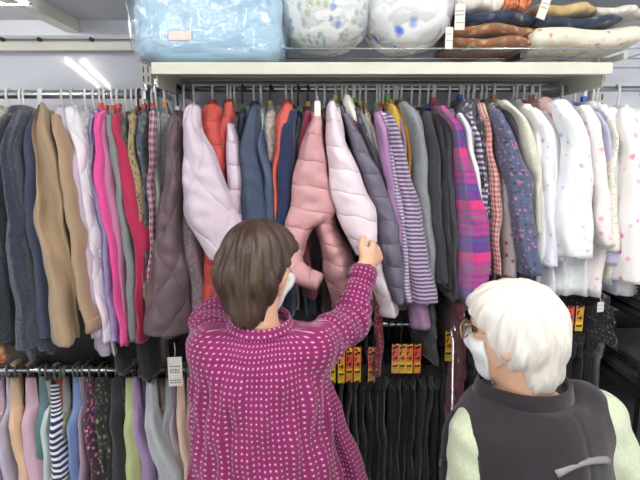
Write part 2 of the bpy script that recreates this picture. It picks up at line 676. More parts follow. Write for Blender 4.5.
def hanger(x, zrail, rr, zneck, half, short, col, mark, lean=0.0, grp='hangers on the rails', dropz=.05, ty=0.0):
    root = empty('clothes_hanger', (x, RAILY, zrail + rr))
    R = rr + .0035
    pts = []
    for i in range(9):
        a = math.radians(-35 + i * (180 + 35) / 8)
        pts.append(Vector((x, RAILY + R * math.cos(a), zrail + R * math.sin(a))))
    pts = pts  # from behind the rail, over the top, to its front
    pts.append(Vector((x + lean * .3, RAILY - R, zrail - .012)))
    pts.append(Vector((x + lean * .7, RAILY - R * .4, zneck + .012)))
    pts.append(Vector((x + lean, RAILY, zneck - .002)))
    MB().tube(pts, .0036, 6).build('hook', HANG[col], root)
    mb = MB()
    ap = []
    n = 9
    for i in range(n):
        s = -1 + 2 * i / (n - 1)
        ap.append(Vector((x + lean + s * half * ty, RAILY + s * half, zneck - .004 - dropz * abs(s) ** 1.3)))
    mb.tube(ap, [.004 + .003 * (1 - abs(-1 + 2 * i / (n - 1))) for i in range(n)], 6, flat=1.0)
    mb.build('shoulder_bar', HANG[col], root)
    if mark:
        z = zneck + .014
        MB().box(x + lean - .0065, x + lean + .0065, RAILY - .014, RAILY + .006, z - .012, z + .014, .002).build('size_marker', MARK[mark], root, smooth=False)
    tag(root, '%s plastic hanger holding the %s' % ('pale blue' if col == 'clear' else col, short), 'hanger', grp)
    settle(root)


def garment(short, where, name, cat, kind, cols, trace, hem=345, Yn=1.45, b=.045, puff=0.0, per=.06, collar='band', row='up', col='white', mark=None,
            body=None, s=1.0, T=None, sleeve_cols=None, cuff=False, hemx=None, yaw=0.0, grp=None, tube=None, lean=0.0, lining=None, bodyfront=None, k=.88, sleeve=True, hang=True):
    ph = random.uniform(0, 6.28)
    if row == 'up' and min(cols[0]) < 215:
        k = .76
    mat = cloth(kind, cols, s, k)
    # near sleeve
    z, xl, xr = world_trace(trace, Yn, Yn + b)
    ztop, zbot = z[-1], z[0]
    step = .006 if puff else .011
    nz = max(6, int((ztop - zbot) / step))
    zs = np.linspace(ztop, zbot, nz)
    L, R_ = smooth_interp(zs, z, xl), smooth_interp(zs, z, xr)
    cx, hw = (L + R_) / 2, np.maximum((R_ - L) / 2, .004)
    zr = {'up': ZR if trace[0][1] > 151 else ZRL, 'low': ZLL}[row]
    rr = {'up': .0085 if trace[0][1] > 151 else .0125, 'low': .011}[row]
    zneck = min(ztop + .012, zr - .045) if row == 'up' else zr - .05
    dome_h = min(hw[0], .02) * .55
    zs = np.linspace(ztop - dome_h, zbot, nz)
    L, R_ = smooth_interp(zs, z, xl), smooth_interp(zs, z, xr)
    cx, hw = (L + R_) / 2, np.maximum((R_ - L) / 2, .004)
    ztop = zs[0]
    pxm = trace[0][1]
    qr = float(np.clip((360 - pxm) / 40, 0, 1)) * .92
    root = empty(name, (cx[0], RAILY, zneck))
    xr_top = cx[0]
    if sleeve:
        bt = np.minimum(1.0, .45 + (ztop - zs) / .08)
        hb = b * bt
        rings = tube_rings(zs, cx, hw, Yn + b * np.ones_like(zs) + .006, hb, n=18 if hw.max() < .03 else 30, puff=puff, per=per, ph=ph, yaw=yaw)
        if row == 'low':         # the shoulder slopes back and up towards the neck
            top = rings[3]
            ct = sum(top, Vector()) / len(top)
            qs = qr * cx[0] / Yn
            slope = []
            for t_ in (1.0, .8, .6, .4, .2):
                dy, dz_ = .13 * t_, .034 * t_ ** 1.2
                slope.append([ct + Vector(((v.x - ct.x) * (1 - .15 * t_) + qs * dy, (v.y - ct.y) * (1 - .3 * t_) + dy, dz_ + (v.y - ct.y) * -.25 * t_)) for v in top])
            rings = slope + rings[3:]
        so = MB().loft(rings, True, True).build('sleeve', mat, root)
        fix_normals(so)
        if cuff:
            q = zs[-1]
            zc = np.linspace(q + .035, q - .004, 4)
            cr = tube_rings(zc, np.full(4, cx[-1]), np.full(4, hw[-1] * 1.03 + .001), np.full(4, Yn + b + .006), np.full(4, b * 1.04), n=16, p=2.2, fold=.05, ph=ph, dome=False)
            fix_normals(MB().loft(cr, True, True).build('cuff', mat, so))
    # body
    zh = P(320, hem, Yn + .04).z
    if body is not None:
        yf = bodyfront or (Yn + .035)
        zb, bl, br = world_trace(body, yf, yf + .07)
        T_arr = None
        zt = zb[-1]
        zbod = np.linspace(zt, zb[0], max(8, int((zt - zb[0]) / step)))
        bL, bR = smooth_interp(zbod, zb, bl), smooth_interp(zbod, zb, br)
        bcx, bhw = (bL + bR) / 2, np.maximum((bR - bL) / 2, .006)
    else:
        yf = bodyfront or (Yn + .03 + (b if sleeve else 0) * .6)
        zt = ztop - .012
        zbod = np.linspace(zt, min(zh, zt - .1), max(8, int((zt - zh) / (step if puff else .024))))
        ce = smooth_interp(np.clip(zbod, zbot, ztop), z, (xl + xr) / 2 * (1.02))
        he = smooth_interp(np.clip(zbod, zbot, ztop), z, (xr - xl) / 2)
        if T is None:
            T = .8
        bcx = ce
        bhw = np.clip(he * T, .005, .034)
        if hemx is not None:
            p0 = P(hemx[0], hem, yf).x
            p1 = P(hemx[1], hem, yf).x
            tt = np.clip((zbot + .12 - zbod) / max(.02, (zbot + .12 - zbod[-1])), 0, 1)
            bcx = bcx * (1 - tt) + (p0 + p1) / 2 * tt
            bhw = bhw * (1 - tt) + (p1 - p0) / 2 * tt
    D = RAILY - yf
    hbod = np.full_like(zbod, D)
    yc = np.full_like(zbod, RAILY)
    # the whole piece is turned a little on its hook
    ty = qr * bcx / yf
    bcx = bcx + ty * (RAILY - yf - .03)
    # shoulder rings up to the neck
    dn = max(zneck - zbod[0], .012)
    tz = [zneck, zneck - dn * .22, zneck - dn * .5, zneck - dn * .8]
    td = [.055, .095, .14, D * .93]
    ty_all = np.concatenate([[ty[0]] * 4, ty])
    tz = [max(q, zbod[0] + .002 * (4 - i)) for i, q in enumerate(tz)]
    zz = np.concatenate([tz, zbod])
    cc = np.concatenate([[bcx[0]] * 4, bcx])
    hh = np.concatenate([[min(bhw[0], .012), min(bhw[0], .014), min(bhw[0], .018), bhw[0] * .95] if row == 'up' else [bhw[0] * .8, bhw[0] * .9, bhw[0], bhw[0]], bhw])
    hd = np.concatenate([np.minimum(td, D), hbod])
    yy = np.full_like(zz, RAILY)
    rings = tube_rings(zz, cc, hh, yy, hd, n=34, p=3.4 if body is not None else 2.6, fold=.07, puff=puff * .9, per=per, ph=ph + 1, dome=True, yaw=ty_all, crease=0.0)
    bo = MB().loft(rings, True, True).build('body', mat, root)
    fix_normals(bo)
    if tube is not None:         # an extra bent sleeve given as points x, y, depth, radius
        pts = [P(a_, b_, c_) for a_, b_, c_, d_ in tube]
        rad = [d_ for *_, d_ in tube]
        nn = 28
        tt = np.linspace(0, len(pts) - 1, nn)
        X = np.array([[v.x, v.y, v.z] for v in pts])
        ii = np.arange(len(pts))
        pp = np.stack([smooth_interp(tt, ii, X[:, q]) for q in range(3)], 1)
        rrad = smooth_interp(tt, ii, rad)
        if puff:
            rrad = rrad * (1 - puff + puff * np.abs(np.sin(tt * 4.2)) ** .5)
        to = MB().tube([Vector(v) for v in pp], [float(q) for q in rrad], 16, flat=.8).build('sleeve', mat, root)
        fix_normals(to)
    # far sleeve
    if sleeve:
        zs2 = np.linspace(ztop - .01, max(zbot, ztop - .56), 16)
        c2 = np.interp(-zs2, -zbod, bcx + ty * (RAILY - yf + .02))
        f2 = tube_rings(zs2, c2, np.full(16, min(max(bhw.mean(), .006), .03)), np.full(16, 2 * RAILY - yf + .02), np.full(16, .035), n=10, ph=ph + 2)
        fix_normals(MB().loft(f2, True, True).build('sleeve', mat, root))
    # collar
    x0 = bcx[0]
    if collar == 'band':
        zc = np.array([zneck - .012, zneck + .002, zneck + .010])
        hwc = min(max(hh[0] * 1.15, .009), .02)
        cr = tube_rings(zc, np.full(3, x0), np.full(3, hwc), np.full(3, RAILY), np.array([.075, .07, .06]), n=16, p=2.2, fold=.03, ph=ph, dome=False, yaw=float(ty[0]), cuff_in=False)
        fix_normals(MB().loft(cr, False, False).build('collar', mat, root))
    elif collar == 'hood':
        zc = np.linspace(zneck + .004, zneck - .13, 9)
        hwc = np.array([.010, .018, .022, .024, .024, .022, .02, .016, .008]) * (1 if hw.max() < .03 else 1.3)
        cr = tube_rings(zc, np.full(9, x0 - ty[0] * .07) + .004, hwc, np.full(9, RAILY - .07), np.linspace(.06, .085, 9), n=18, fold=.08, ph=ph)
        fix_normals(MB().loft(cr, True, True).build('hood', mat, root))
    tag(root, (short + ' ' + where).strip(), cat, grp or ('clothes on the upper rails' if row == 'up' else 'short tops on the lower left rail'))
    settle(root)
    if hang:
        hanger(x0, zr, rr, zneck, min(.17, D - .02), short, col, mark, lean, ty=float(ty[0]), dropz=max(.012, min(.05, zneck - zt + .012)))
    GARMENTS.append(short)
    return root


G = garment
# ---- upper left rail, from the left edge of the picture
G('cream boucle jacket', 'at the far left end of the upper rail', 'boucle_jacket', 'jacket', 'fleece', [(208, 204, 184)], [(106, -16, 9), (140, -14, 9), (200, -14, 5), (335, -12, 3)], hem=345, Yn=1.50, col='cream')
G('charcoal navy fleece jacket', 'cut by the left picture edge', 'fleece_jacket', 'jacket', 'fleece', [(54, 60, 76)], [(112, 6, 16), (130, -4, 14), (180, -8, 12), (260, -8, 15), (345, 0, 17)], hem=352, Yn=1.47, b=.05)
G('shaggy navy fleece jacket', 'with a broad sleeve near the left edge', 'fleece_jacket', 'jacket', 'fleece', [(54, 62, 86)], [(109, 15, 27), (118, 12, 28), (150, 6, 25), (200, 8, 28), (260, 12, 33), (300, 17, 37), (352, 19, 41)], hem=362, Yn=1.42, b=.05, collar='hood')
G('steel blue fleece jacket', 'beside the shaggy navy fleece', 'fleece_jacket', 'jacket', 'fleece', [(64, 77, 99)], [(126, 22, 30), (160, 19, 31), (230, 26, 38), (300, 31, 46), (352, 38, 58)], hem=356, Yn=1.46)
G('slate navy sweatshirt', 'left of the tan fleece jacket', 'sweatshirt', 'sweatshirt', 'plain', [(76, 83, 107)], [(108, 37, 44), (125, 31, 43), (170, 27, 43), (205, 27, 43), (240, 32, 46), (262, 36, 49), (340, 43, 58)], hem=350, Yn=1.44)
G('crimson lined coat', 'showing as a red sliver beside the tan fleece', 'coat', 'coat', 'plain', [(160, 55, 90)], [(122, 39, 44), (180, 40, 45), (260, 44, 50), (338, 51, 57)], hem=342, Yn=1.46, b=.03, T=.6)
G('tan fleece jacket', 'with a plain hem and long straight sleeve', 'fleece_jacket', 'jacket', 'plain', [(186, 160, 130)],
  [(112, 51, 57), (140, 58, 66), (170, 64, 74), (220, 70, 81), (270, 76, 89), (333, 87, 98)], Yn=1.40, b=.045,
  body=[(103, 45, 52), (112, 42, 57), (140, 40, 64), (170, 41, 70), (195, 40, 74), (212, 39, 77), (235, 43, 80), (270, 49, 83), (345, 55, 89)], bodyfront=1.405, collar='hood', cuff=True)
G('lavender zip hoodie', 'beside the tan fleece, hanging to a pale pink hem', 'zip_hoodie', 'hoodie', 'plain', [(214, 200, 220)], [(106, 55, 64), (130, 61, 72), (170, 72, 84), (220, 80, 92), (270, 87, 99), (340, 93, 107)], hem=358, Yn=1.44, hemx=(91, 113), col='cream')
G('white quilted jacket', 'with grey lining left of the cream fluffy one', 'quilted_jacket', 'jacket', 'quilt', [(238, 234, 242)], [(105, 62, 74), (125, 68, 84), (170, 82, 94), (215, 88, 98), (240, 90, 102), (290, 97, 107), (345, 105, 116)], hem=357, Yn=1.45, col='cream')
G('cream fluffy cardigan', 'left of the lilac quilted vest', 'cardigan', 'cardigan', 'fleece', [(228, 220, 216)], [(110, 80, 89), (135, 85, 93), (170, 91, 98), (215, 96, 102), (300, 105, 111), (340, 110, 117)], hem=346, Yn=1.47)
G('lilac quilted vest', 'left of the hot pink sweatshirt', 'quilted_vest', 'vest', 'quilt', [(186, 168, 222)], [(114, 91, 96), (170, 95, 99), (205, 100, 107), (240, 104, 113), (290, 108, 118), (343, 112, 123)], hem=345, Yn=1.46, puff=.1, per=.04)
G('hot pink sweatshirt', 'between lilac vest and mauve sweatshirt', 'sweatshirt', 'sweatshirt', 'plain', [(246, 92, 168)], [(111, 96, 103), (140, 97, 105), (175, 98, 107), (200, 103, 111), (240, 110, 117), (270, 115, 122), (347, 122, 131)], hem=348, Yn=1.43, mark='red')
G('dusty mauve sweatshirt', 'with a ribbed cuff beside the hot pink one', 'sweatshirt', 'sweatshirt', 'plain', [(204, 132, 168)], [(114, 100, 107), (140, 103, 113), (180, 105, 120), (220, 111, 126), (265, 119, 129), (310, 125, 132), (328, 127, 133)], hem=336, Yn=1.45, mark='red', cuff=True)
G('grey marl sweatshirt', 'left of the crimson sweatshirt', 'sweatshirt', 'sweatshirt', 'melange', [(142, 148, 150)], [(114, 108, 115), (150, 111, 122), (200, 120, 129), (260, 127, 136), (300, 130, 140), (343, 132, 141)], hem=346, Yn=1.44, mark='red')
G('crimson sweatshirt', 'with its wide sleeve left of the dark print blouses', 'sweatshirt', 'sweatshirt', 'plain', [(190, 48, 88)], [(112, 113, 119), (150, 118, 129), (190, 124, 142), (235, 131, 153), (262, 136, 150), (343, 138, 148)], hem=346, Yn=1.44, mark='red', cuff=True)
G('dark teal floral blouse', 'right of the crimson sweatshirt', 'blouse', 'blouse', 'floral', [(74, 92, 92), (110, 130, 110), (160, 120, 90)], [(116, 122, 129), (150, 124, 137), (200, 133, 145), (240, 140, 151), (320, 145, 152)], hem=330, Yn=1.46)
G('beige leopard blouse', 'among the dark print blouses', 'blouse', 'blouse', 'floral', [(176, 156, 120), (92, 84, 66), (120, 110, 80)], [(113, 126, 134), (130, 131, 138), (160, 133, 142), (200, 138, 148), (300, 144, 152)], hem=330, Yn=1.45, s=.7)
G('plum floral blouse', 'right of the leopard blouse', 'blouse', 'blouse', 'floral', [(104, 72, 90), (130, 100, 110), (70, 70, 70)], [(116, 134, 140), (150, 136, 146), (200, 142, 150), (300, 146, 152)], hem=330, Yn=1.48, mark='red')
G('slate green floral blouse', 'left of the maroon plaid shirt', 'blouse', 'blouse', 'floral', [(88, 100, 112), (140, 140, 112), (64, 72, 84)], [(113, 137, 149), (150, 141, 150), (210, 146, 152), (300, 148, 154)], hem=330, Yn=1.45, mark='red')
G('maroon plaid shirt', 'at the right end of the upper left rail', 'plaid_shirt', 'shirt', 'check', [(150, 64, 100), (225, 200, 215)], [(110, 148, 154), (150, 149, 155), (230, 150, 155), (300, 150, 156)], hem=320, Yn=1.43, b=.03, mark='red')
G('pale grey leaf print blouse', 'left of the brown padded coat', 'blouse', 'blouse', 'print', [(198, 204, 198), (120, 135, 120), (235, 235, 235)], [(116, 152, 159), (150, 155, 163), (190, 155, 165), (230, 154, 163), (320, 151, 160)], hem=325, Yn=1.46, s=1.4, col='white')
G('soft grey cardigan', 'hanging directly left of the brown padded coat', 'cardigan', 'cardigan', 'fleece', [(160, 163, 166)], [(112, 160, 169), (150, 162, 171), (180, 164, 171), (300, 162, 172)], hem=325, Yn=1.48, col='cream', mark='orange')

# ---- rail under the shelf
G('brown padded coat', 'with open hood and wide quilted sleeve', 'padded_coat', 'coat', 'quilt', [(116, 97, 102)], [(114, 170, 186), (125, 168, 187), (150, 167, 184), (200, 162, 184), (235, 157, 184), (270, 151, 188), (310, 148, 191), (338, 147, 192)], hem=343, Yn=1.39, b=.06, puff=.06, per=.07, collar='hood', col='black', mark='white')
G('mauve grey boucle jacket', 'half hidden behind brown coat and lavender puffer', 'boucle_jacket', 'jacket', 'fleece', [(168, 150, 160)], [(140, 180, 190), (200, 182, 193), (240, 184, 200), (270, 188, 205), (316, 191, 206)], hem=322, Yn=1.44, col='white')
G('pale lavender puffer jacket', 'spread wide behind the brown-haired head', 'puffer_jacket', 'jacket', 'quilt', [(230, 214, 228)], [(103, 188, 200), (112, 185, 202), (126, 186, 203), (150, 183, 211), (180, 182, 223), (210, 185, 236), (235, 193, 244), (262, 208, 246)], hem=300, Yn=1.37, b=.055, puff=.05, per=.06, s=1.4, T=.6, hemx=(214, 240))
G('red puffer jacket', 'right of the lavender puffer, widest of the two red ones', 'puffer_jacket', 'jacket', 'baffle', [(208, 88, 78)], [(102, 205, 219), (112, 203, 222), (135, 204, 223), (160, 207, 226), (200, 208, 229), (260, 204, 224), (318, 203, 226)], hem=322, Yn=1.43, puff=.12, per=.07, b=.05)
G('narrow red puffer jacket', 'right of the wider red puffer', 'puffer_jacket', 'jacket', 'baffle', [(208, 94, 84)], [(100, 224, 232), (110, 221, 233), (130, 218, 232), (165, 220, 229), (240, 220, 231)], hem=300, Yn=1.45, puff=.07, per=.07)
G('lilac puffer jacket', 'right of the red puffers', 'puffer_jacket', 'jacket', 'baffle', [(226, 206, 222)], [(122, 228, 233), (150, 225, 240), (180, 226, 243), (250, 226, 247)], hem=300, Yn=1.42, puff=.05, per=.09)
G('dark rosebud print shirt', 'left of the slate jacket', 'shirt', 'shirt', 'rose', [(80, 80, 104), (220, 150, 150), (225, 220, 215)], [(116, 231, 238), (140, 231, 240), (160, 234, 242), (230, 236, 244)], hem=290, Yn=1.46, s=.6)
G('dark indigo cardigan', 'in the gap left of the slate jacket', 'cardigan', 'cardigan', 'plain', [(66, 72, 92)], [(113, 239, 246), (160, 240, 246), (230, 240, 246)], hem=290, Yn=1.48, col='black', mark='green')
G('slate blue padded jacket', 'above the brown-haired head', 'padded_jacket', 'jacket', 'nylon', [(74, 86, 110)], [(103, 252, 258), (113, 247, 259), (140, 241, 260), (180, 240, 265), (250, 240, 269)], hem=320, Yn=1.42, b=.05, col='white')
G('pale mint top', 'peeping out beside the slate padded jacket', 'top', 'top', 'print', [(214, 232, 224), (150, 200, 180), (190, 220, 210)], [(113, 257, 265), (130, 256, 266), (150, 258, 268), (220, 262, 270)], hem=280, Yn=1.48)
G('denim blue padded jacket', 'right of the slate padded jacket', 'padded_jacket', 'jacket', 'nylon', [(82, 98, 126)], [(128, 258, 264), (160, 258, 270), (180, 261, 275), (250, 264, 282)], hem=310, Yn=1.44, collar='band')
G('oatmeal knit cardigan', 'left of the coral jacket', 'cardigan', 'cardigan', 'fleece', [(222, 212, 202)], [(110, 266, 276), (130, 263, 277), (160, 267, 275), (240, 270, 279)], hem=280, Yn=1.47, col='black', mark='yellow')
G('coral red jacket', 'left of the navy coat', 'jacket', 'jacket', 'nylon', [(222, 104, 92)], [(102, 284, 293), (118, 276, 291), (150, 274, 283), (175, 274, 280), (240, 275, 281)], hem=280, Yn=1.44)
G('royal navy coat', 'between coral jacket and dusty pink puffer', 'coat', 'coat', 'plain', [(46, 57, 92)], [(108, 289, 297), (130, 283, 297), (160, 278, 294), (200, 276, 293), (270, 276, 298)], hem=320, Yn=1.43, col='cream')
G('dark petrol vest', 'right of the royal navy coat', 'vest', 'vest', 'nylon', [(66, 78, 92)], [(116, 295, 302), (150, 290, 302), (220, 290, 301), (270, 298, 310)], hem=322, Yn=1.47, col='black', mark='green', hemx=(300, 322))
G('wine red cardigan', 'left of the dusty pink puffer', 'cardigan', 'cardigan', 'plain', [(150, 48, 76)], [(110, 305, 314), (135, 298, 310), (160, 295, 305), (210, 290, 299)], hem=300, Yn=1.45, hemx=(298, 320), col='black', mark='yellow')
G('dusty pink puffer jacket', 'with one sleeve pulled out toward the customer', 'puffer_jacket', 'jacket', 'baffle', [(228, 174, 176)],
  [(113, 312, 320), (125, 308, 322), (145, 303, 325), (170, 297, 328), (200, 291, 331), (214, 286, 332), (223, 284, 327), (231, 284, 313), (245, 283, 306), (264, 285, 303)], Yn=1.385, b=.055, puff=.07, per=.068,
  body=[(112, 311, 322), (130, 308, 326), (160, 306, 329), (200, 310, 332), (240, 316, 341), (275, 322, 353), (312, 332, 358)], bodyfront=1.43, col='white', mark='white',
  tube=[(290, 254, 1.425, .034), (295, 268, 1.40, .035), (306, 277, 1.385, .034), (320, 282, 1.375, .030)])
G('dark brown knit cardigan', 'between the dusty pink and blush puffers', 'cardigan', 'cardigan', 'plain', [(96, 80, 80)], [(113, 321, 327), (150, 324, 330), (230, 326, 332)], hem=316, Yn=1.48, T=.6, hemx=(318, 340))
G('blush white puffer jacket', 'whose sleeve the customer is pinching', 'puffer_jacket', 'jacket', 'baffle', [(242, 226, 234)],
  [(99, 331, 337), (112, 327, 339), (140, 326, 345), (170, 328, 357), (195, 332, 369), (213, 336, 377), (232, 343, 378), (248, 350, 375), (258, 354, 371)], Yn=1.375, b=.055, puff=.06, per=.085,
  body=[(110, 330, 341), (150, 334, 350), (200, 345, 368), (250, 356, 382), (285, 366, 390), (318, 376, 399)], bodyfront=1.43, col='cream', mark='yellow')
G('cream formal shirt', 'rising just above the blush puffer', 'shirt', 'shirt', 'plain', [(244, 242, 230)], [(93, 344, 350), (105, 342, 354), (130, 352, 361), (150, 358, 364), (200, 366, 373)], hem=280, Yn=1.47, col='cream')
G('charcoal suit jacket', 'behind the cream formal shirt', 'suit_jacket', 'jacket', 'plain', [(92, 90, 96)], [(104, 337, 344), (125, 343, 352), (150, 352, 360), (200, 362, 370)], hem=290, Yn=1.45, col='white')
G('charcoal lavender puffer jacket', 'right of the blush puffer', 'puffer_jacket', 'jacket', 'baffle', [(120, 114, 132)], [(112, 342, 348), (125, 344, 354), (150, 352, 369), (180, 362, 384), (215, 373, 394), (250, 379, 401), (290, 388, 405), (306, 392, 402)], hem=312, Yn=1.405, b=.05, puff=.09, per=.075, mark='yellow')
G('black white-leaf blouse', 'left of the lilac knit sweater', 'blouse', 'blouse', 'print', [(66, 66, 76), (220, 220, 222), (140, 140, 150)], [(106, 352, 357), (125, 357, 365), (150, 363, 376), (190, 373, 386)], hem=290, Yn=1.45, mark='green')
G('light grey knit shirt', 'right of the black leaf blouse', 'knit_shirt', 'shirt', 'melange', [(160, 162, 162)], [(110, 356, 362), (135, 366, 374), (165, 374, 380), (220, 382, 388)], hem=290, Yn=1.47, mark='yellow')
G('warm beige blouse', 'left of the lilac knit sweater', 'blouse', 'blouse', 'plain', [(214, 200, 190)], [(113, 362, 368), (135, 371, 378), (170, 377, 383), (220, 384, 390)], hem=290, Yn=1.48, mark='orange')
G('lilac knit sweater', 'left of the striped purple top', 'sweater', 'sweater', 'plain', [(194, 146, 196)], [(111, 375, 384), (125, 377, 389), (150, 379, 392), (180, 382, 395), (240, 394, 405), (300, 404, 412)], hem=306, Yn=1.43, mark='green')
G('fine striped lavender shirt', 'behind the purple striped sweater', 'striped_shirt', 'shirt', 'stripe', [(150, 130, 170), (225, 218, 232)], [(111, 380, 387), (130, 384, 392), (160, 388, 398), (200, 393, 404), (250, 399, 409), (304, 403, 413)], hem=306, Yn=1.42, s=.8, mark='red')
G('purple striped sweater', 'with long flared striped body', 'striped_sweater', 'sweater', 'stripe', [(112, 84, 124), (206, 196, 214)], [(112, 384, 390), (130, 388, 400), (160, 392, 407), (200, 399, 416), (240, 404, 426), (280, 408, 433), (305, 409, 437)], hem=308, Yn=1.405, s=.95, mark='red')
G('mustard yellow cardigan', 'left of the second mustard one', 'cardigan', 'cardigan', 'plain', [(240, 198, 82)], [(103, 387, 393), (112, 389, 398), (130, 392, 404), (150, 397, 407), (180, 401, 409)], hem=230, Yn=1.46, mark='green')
G('mustard yellow sweater', 'directly left of the mid grey coat', 'sweater', 'sweater', 'plain', [(236, 192, 78)], [(109, 396, 402), (125, 401, 408), (150, 404, 410), (180, 406, 411)], hem=230, Yn=1.47)
G('mid grey wool coat', 'right of the mustard knitwear', 'wool_coat', 'coat', 'melange', [(150, 155, 158)], [(100, 400, 408), (112, 403, 418), (140, 410, 425), (180, 413, 429), (240, 418, 434), (296, 425, 436)], hem=300, Yn=1.43, b=.05)
G('slim lilac blouse', 'between mid grey coat and black jackets', 'blouse', 'blouse', 'plain', [(198, 160, 200)], [(110, 412, 418), (130, 418, 425), (160, 421, 427), (220, 424, 430)], hem=280, Yn=1.46)
G('black dress jacket', 'leftmost of the three black jackets', 'dress_jacket', 'jacket', 'plain', [(62, 63, 68)], [(110, 424, 432), (130, 425, 435), (200, 428, 441), (285, 434, 447)], hem=292, Yn=1.42)
G('black knit jacket', 'middle one of the three black jackets', 'knit_jacket', 'jacket', 'plain', [(52, 53, 57)], [(112, 432, 440), (130, 434, 443), (200, 438, 449), (290, 443, 451)], hem=300, Yn=1.43, mark='blue')
G('black wool jacket', 'right one of the three black jackets, beside plaid', 'wool_jacket', 'jacket', 'plain', [(74, 75, 82)], [(112, 440, 447), (150, 442, 453), (220, 446, 456), (300, 450, 458)], hem=304, Yn=1.43, mark='blue')
G('magenta plaid shirt', 'with purple and pink bands', 'plaid_shirt', 'shirt', 'plaid', [(190, 66, 140)], [(104, 437, 445), (115, 442, 452), (125, 447, 458), (150, 453, 466), (180, 455, 476), (220, 456, 485), (260, 458, 490), (302, 457, 488)], hem=306, Yn=1.40, b=.05, mark='red')
G('black and white paisley blouse', 'bunched above the magenta plaid shirt', 'blouse', 'blouse', 'floral', [(84, 84, 98), (215, 215, 225), (150, 150, 165)], [(98, 463, 474), (108, 459, 478), (120, 457, 476), (135, 458, 474), (220, 464, 480)], hem=280, Yn=1.47, s=.8, mark='blue')
G('white trimmed navy top', 'edge right of the magenta plaid shirt', 'top', 'top', 'plain', [(240, 240, 246)], [(112, 457, 462), (130, 464, 471), (160, 468, 476), (200, 474, 481), (240, 480, 487)], hem=290, Yn=1.42, b=.03)
G('violet striped blouse', 'right of the white trimmed top', 'blouse', 'blouse', 'stripe', [(110, 92, 130), (235, 230, 240)], [(116, 468, 474), (140, 473, 479), (170, 476, 483), (230, 480, 488)], hem=290, Yn=1.45, s=1.3)
G('black speckled blouse', 'left of the red check shirt', 'blouse', 'blouse', 'floral', [(70, 70, 80), (225, 225, 230), (130, 130, 140)], [(116, 474, 480), (150, 478, 484), (200, 480, 487), (276, 484, 491)], hem=285, Yn=1.45, s=.5)
G('coral striped blouse', 'right of the speckled one', 'blouse', 'blouse', 'vstripe', [(212, 124, 112), (240, 225, 215)], [(101, 476, 486), (120, 478, 488), (150, 482, 490), (200, 484, 492)], hem=270, Yn=1.47, s=.7)
G('red check shirt', 'left of the blue floral blouse', 'check_shirt', 'shirt', 'check', [(206, 84, 80), (236, 216, 206)], [(118, 484, 489), (160, 486, 493), (180, 487, 497), (220, 489, 499), (276, 492, 498)], hem=285, Yn=1.425, s=.7)
G('grey dotted floral tunic', 'left of the blue floral blouse', 'tunic', 'tunic', 'floral', [(126, 128, 130), (220, 220, 220), (80, 80, 84)], [(101, 488, 495), (130, 490, 496), (155, 491, 498), (200, 494, 500)], hem=260, Yn=1.46, s=.6)
G('grey red-rose blouse', 'under the blue floral sleeve', 'blouse', 'blouse', 'rose', [(176, 168, 172), (170, 60, 80), (150, 70, 90)], [(140, 494, 499), (170, 496, 503), (200, 498, 509), (240, 499, 513), (279, 500, 516)], hem=290, Yn=1.44, s=.8)
G('blue floral blouse', 'with small pink flowers and full sleeve', 'blouse', 'blouse', 'floral', [(98, 110, 138), (206, 130, 168), (70, 78, 98)], [(107, 493, 501), (130, 496, 510), (160, 498, 521), (183, 503, 531), (200, 508, 532), (240, 513, 535), (277, 518, 538)], hem=284, Yn=1.395, b=.05, s=.7)
G('black velvet jacket', 'right of the blue floral blouse', 'velvet_jacket', 'jacket', 'plain', [(74, 74, 80)], [(106, 500, 511), (120, 503, 516), (150, 510, 520), (200, 516, 526)], hem=280, Yn=1.44)
G('cream lace blouse', 'right of the black velvet jacket', 'lace_blouse', 'blouse', 'melange', [(236, 233, 214)], [(98, 499, 508), (106, 506, 516), (115, 513, 523), (140, 517, 534), (165, 522, 538), (180, 529, 539), (235, 531, 538)], hem=285, Yn=1.42, mark='orange')

# ---- pale pyjama blouses at the right
WH = [(246, 245, 250)]
G('plain white pyjama top', 'right of the cream lace blouse', 'pyjama_top', 'pyjama top', 'plain', WH, [(102, 520, 531), (130, 529, 541), (180, 531, 544), (266, 531, 549)], hem=292, Yn=1.44, hemx=(530, 556))
G('lavender sprig pyjama top', 'right of the plain white one', 'pyjama_top', 'pyjama top', 'print', [(240, 238, 248), (190, 190, 225), (215, 215, 235)], [(106, 527, 537), (140, 537, 549), (200, 540, 555), (268, 538, 558)], hem=296, Yn=1.42, s=.6, hemx=(540, 568), mark='red')
G('ivory pyjama top', 'left of the lilac haze one', 'pyjama_top', 'pyjama top', 'plain', [(248, 246, 240)], [(108, 534, 541), (150, 545, 553), (210, 550, 557), (262, 549, 563)], hem=297, Yn=1.44, mark='red', hemx=(552, 574))
G('lilac haze pyjama top', 'left of the blue flower print one', 'pyjama_top', 'pyjama top', 'plain', [(230, 224, 238)], [(110, 541, 547), (150, 549, 558), (200, 552, 560), (260, 553, 564)], hem=294, Yn=1.45)
G('coral pink blouse', 'bunched high among the pale tops', 'blouse', 'blouse', 'print', [(244, 198, 194), (225, 120, 115), (250, 235, 230)], [(95, 537, 549), (110, 540, 554), (140, 550, 561), (200, 556, 566)], hem=280, Yn=1.47, s=.8, mark='red')
G('white blue-flower pyjama top', 'with the widest sleeve at right', 'pyjama_top', 'pyjama top', 'print', [(246, 249, 251), (176, 196, 240), (228, 238, 214)], [(97, 551, 567), (105, 554, 574), (115, 558, 580), (150, 563, 588), (190, 558, 591), (230, 552, 593), (258, 558, 589)], hem=299, Yn=1.385, b=.05, s=.7, hemx=(554, 594), cuff=True)
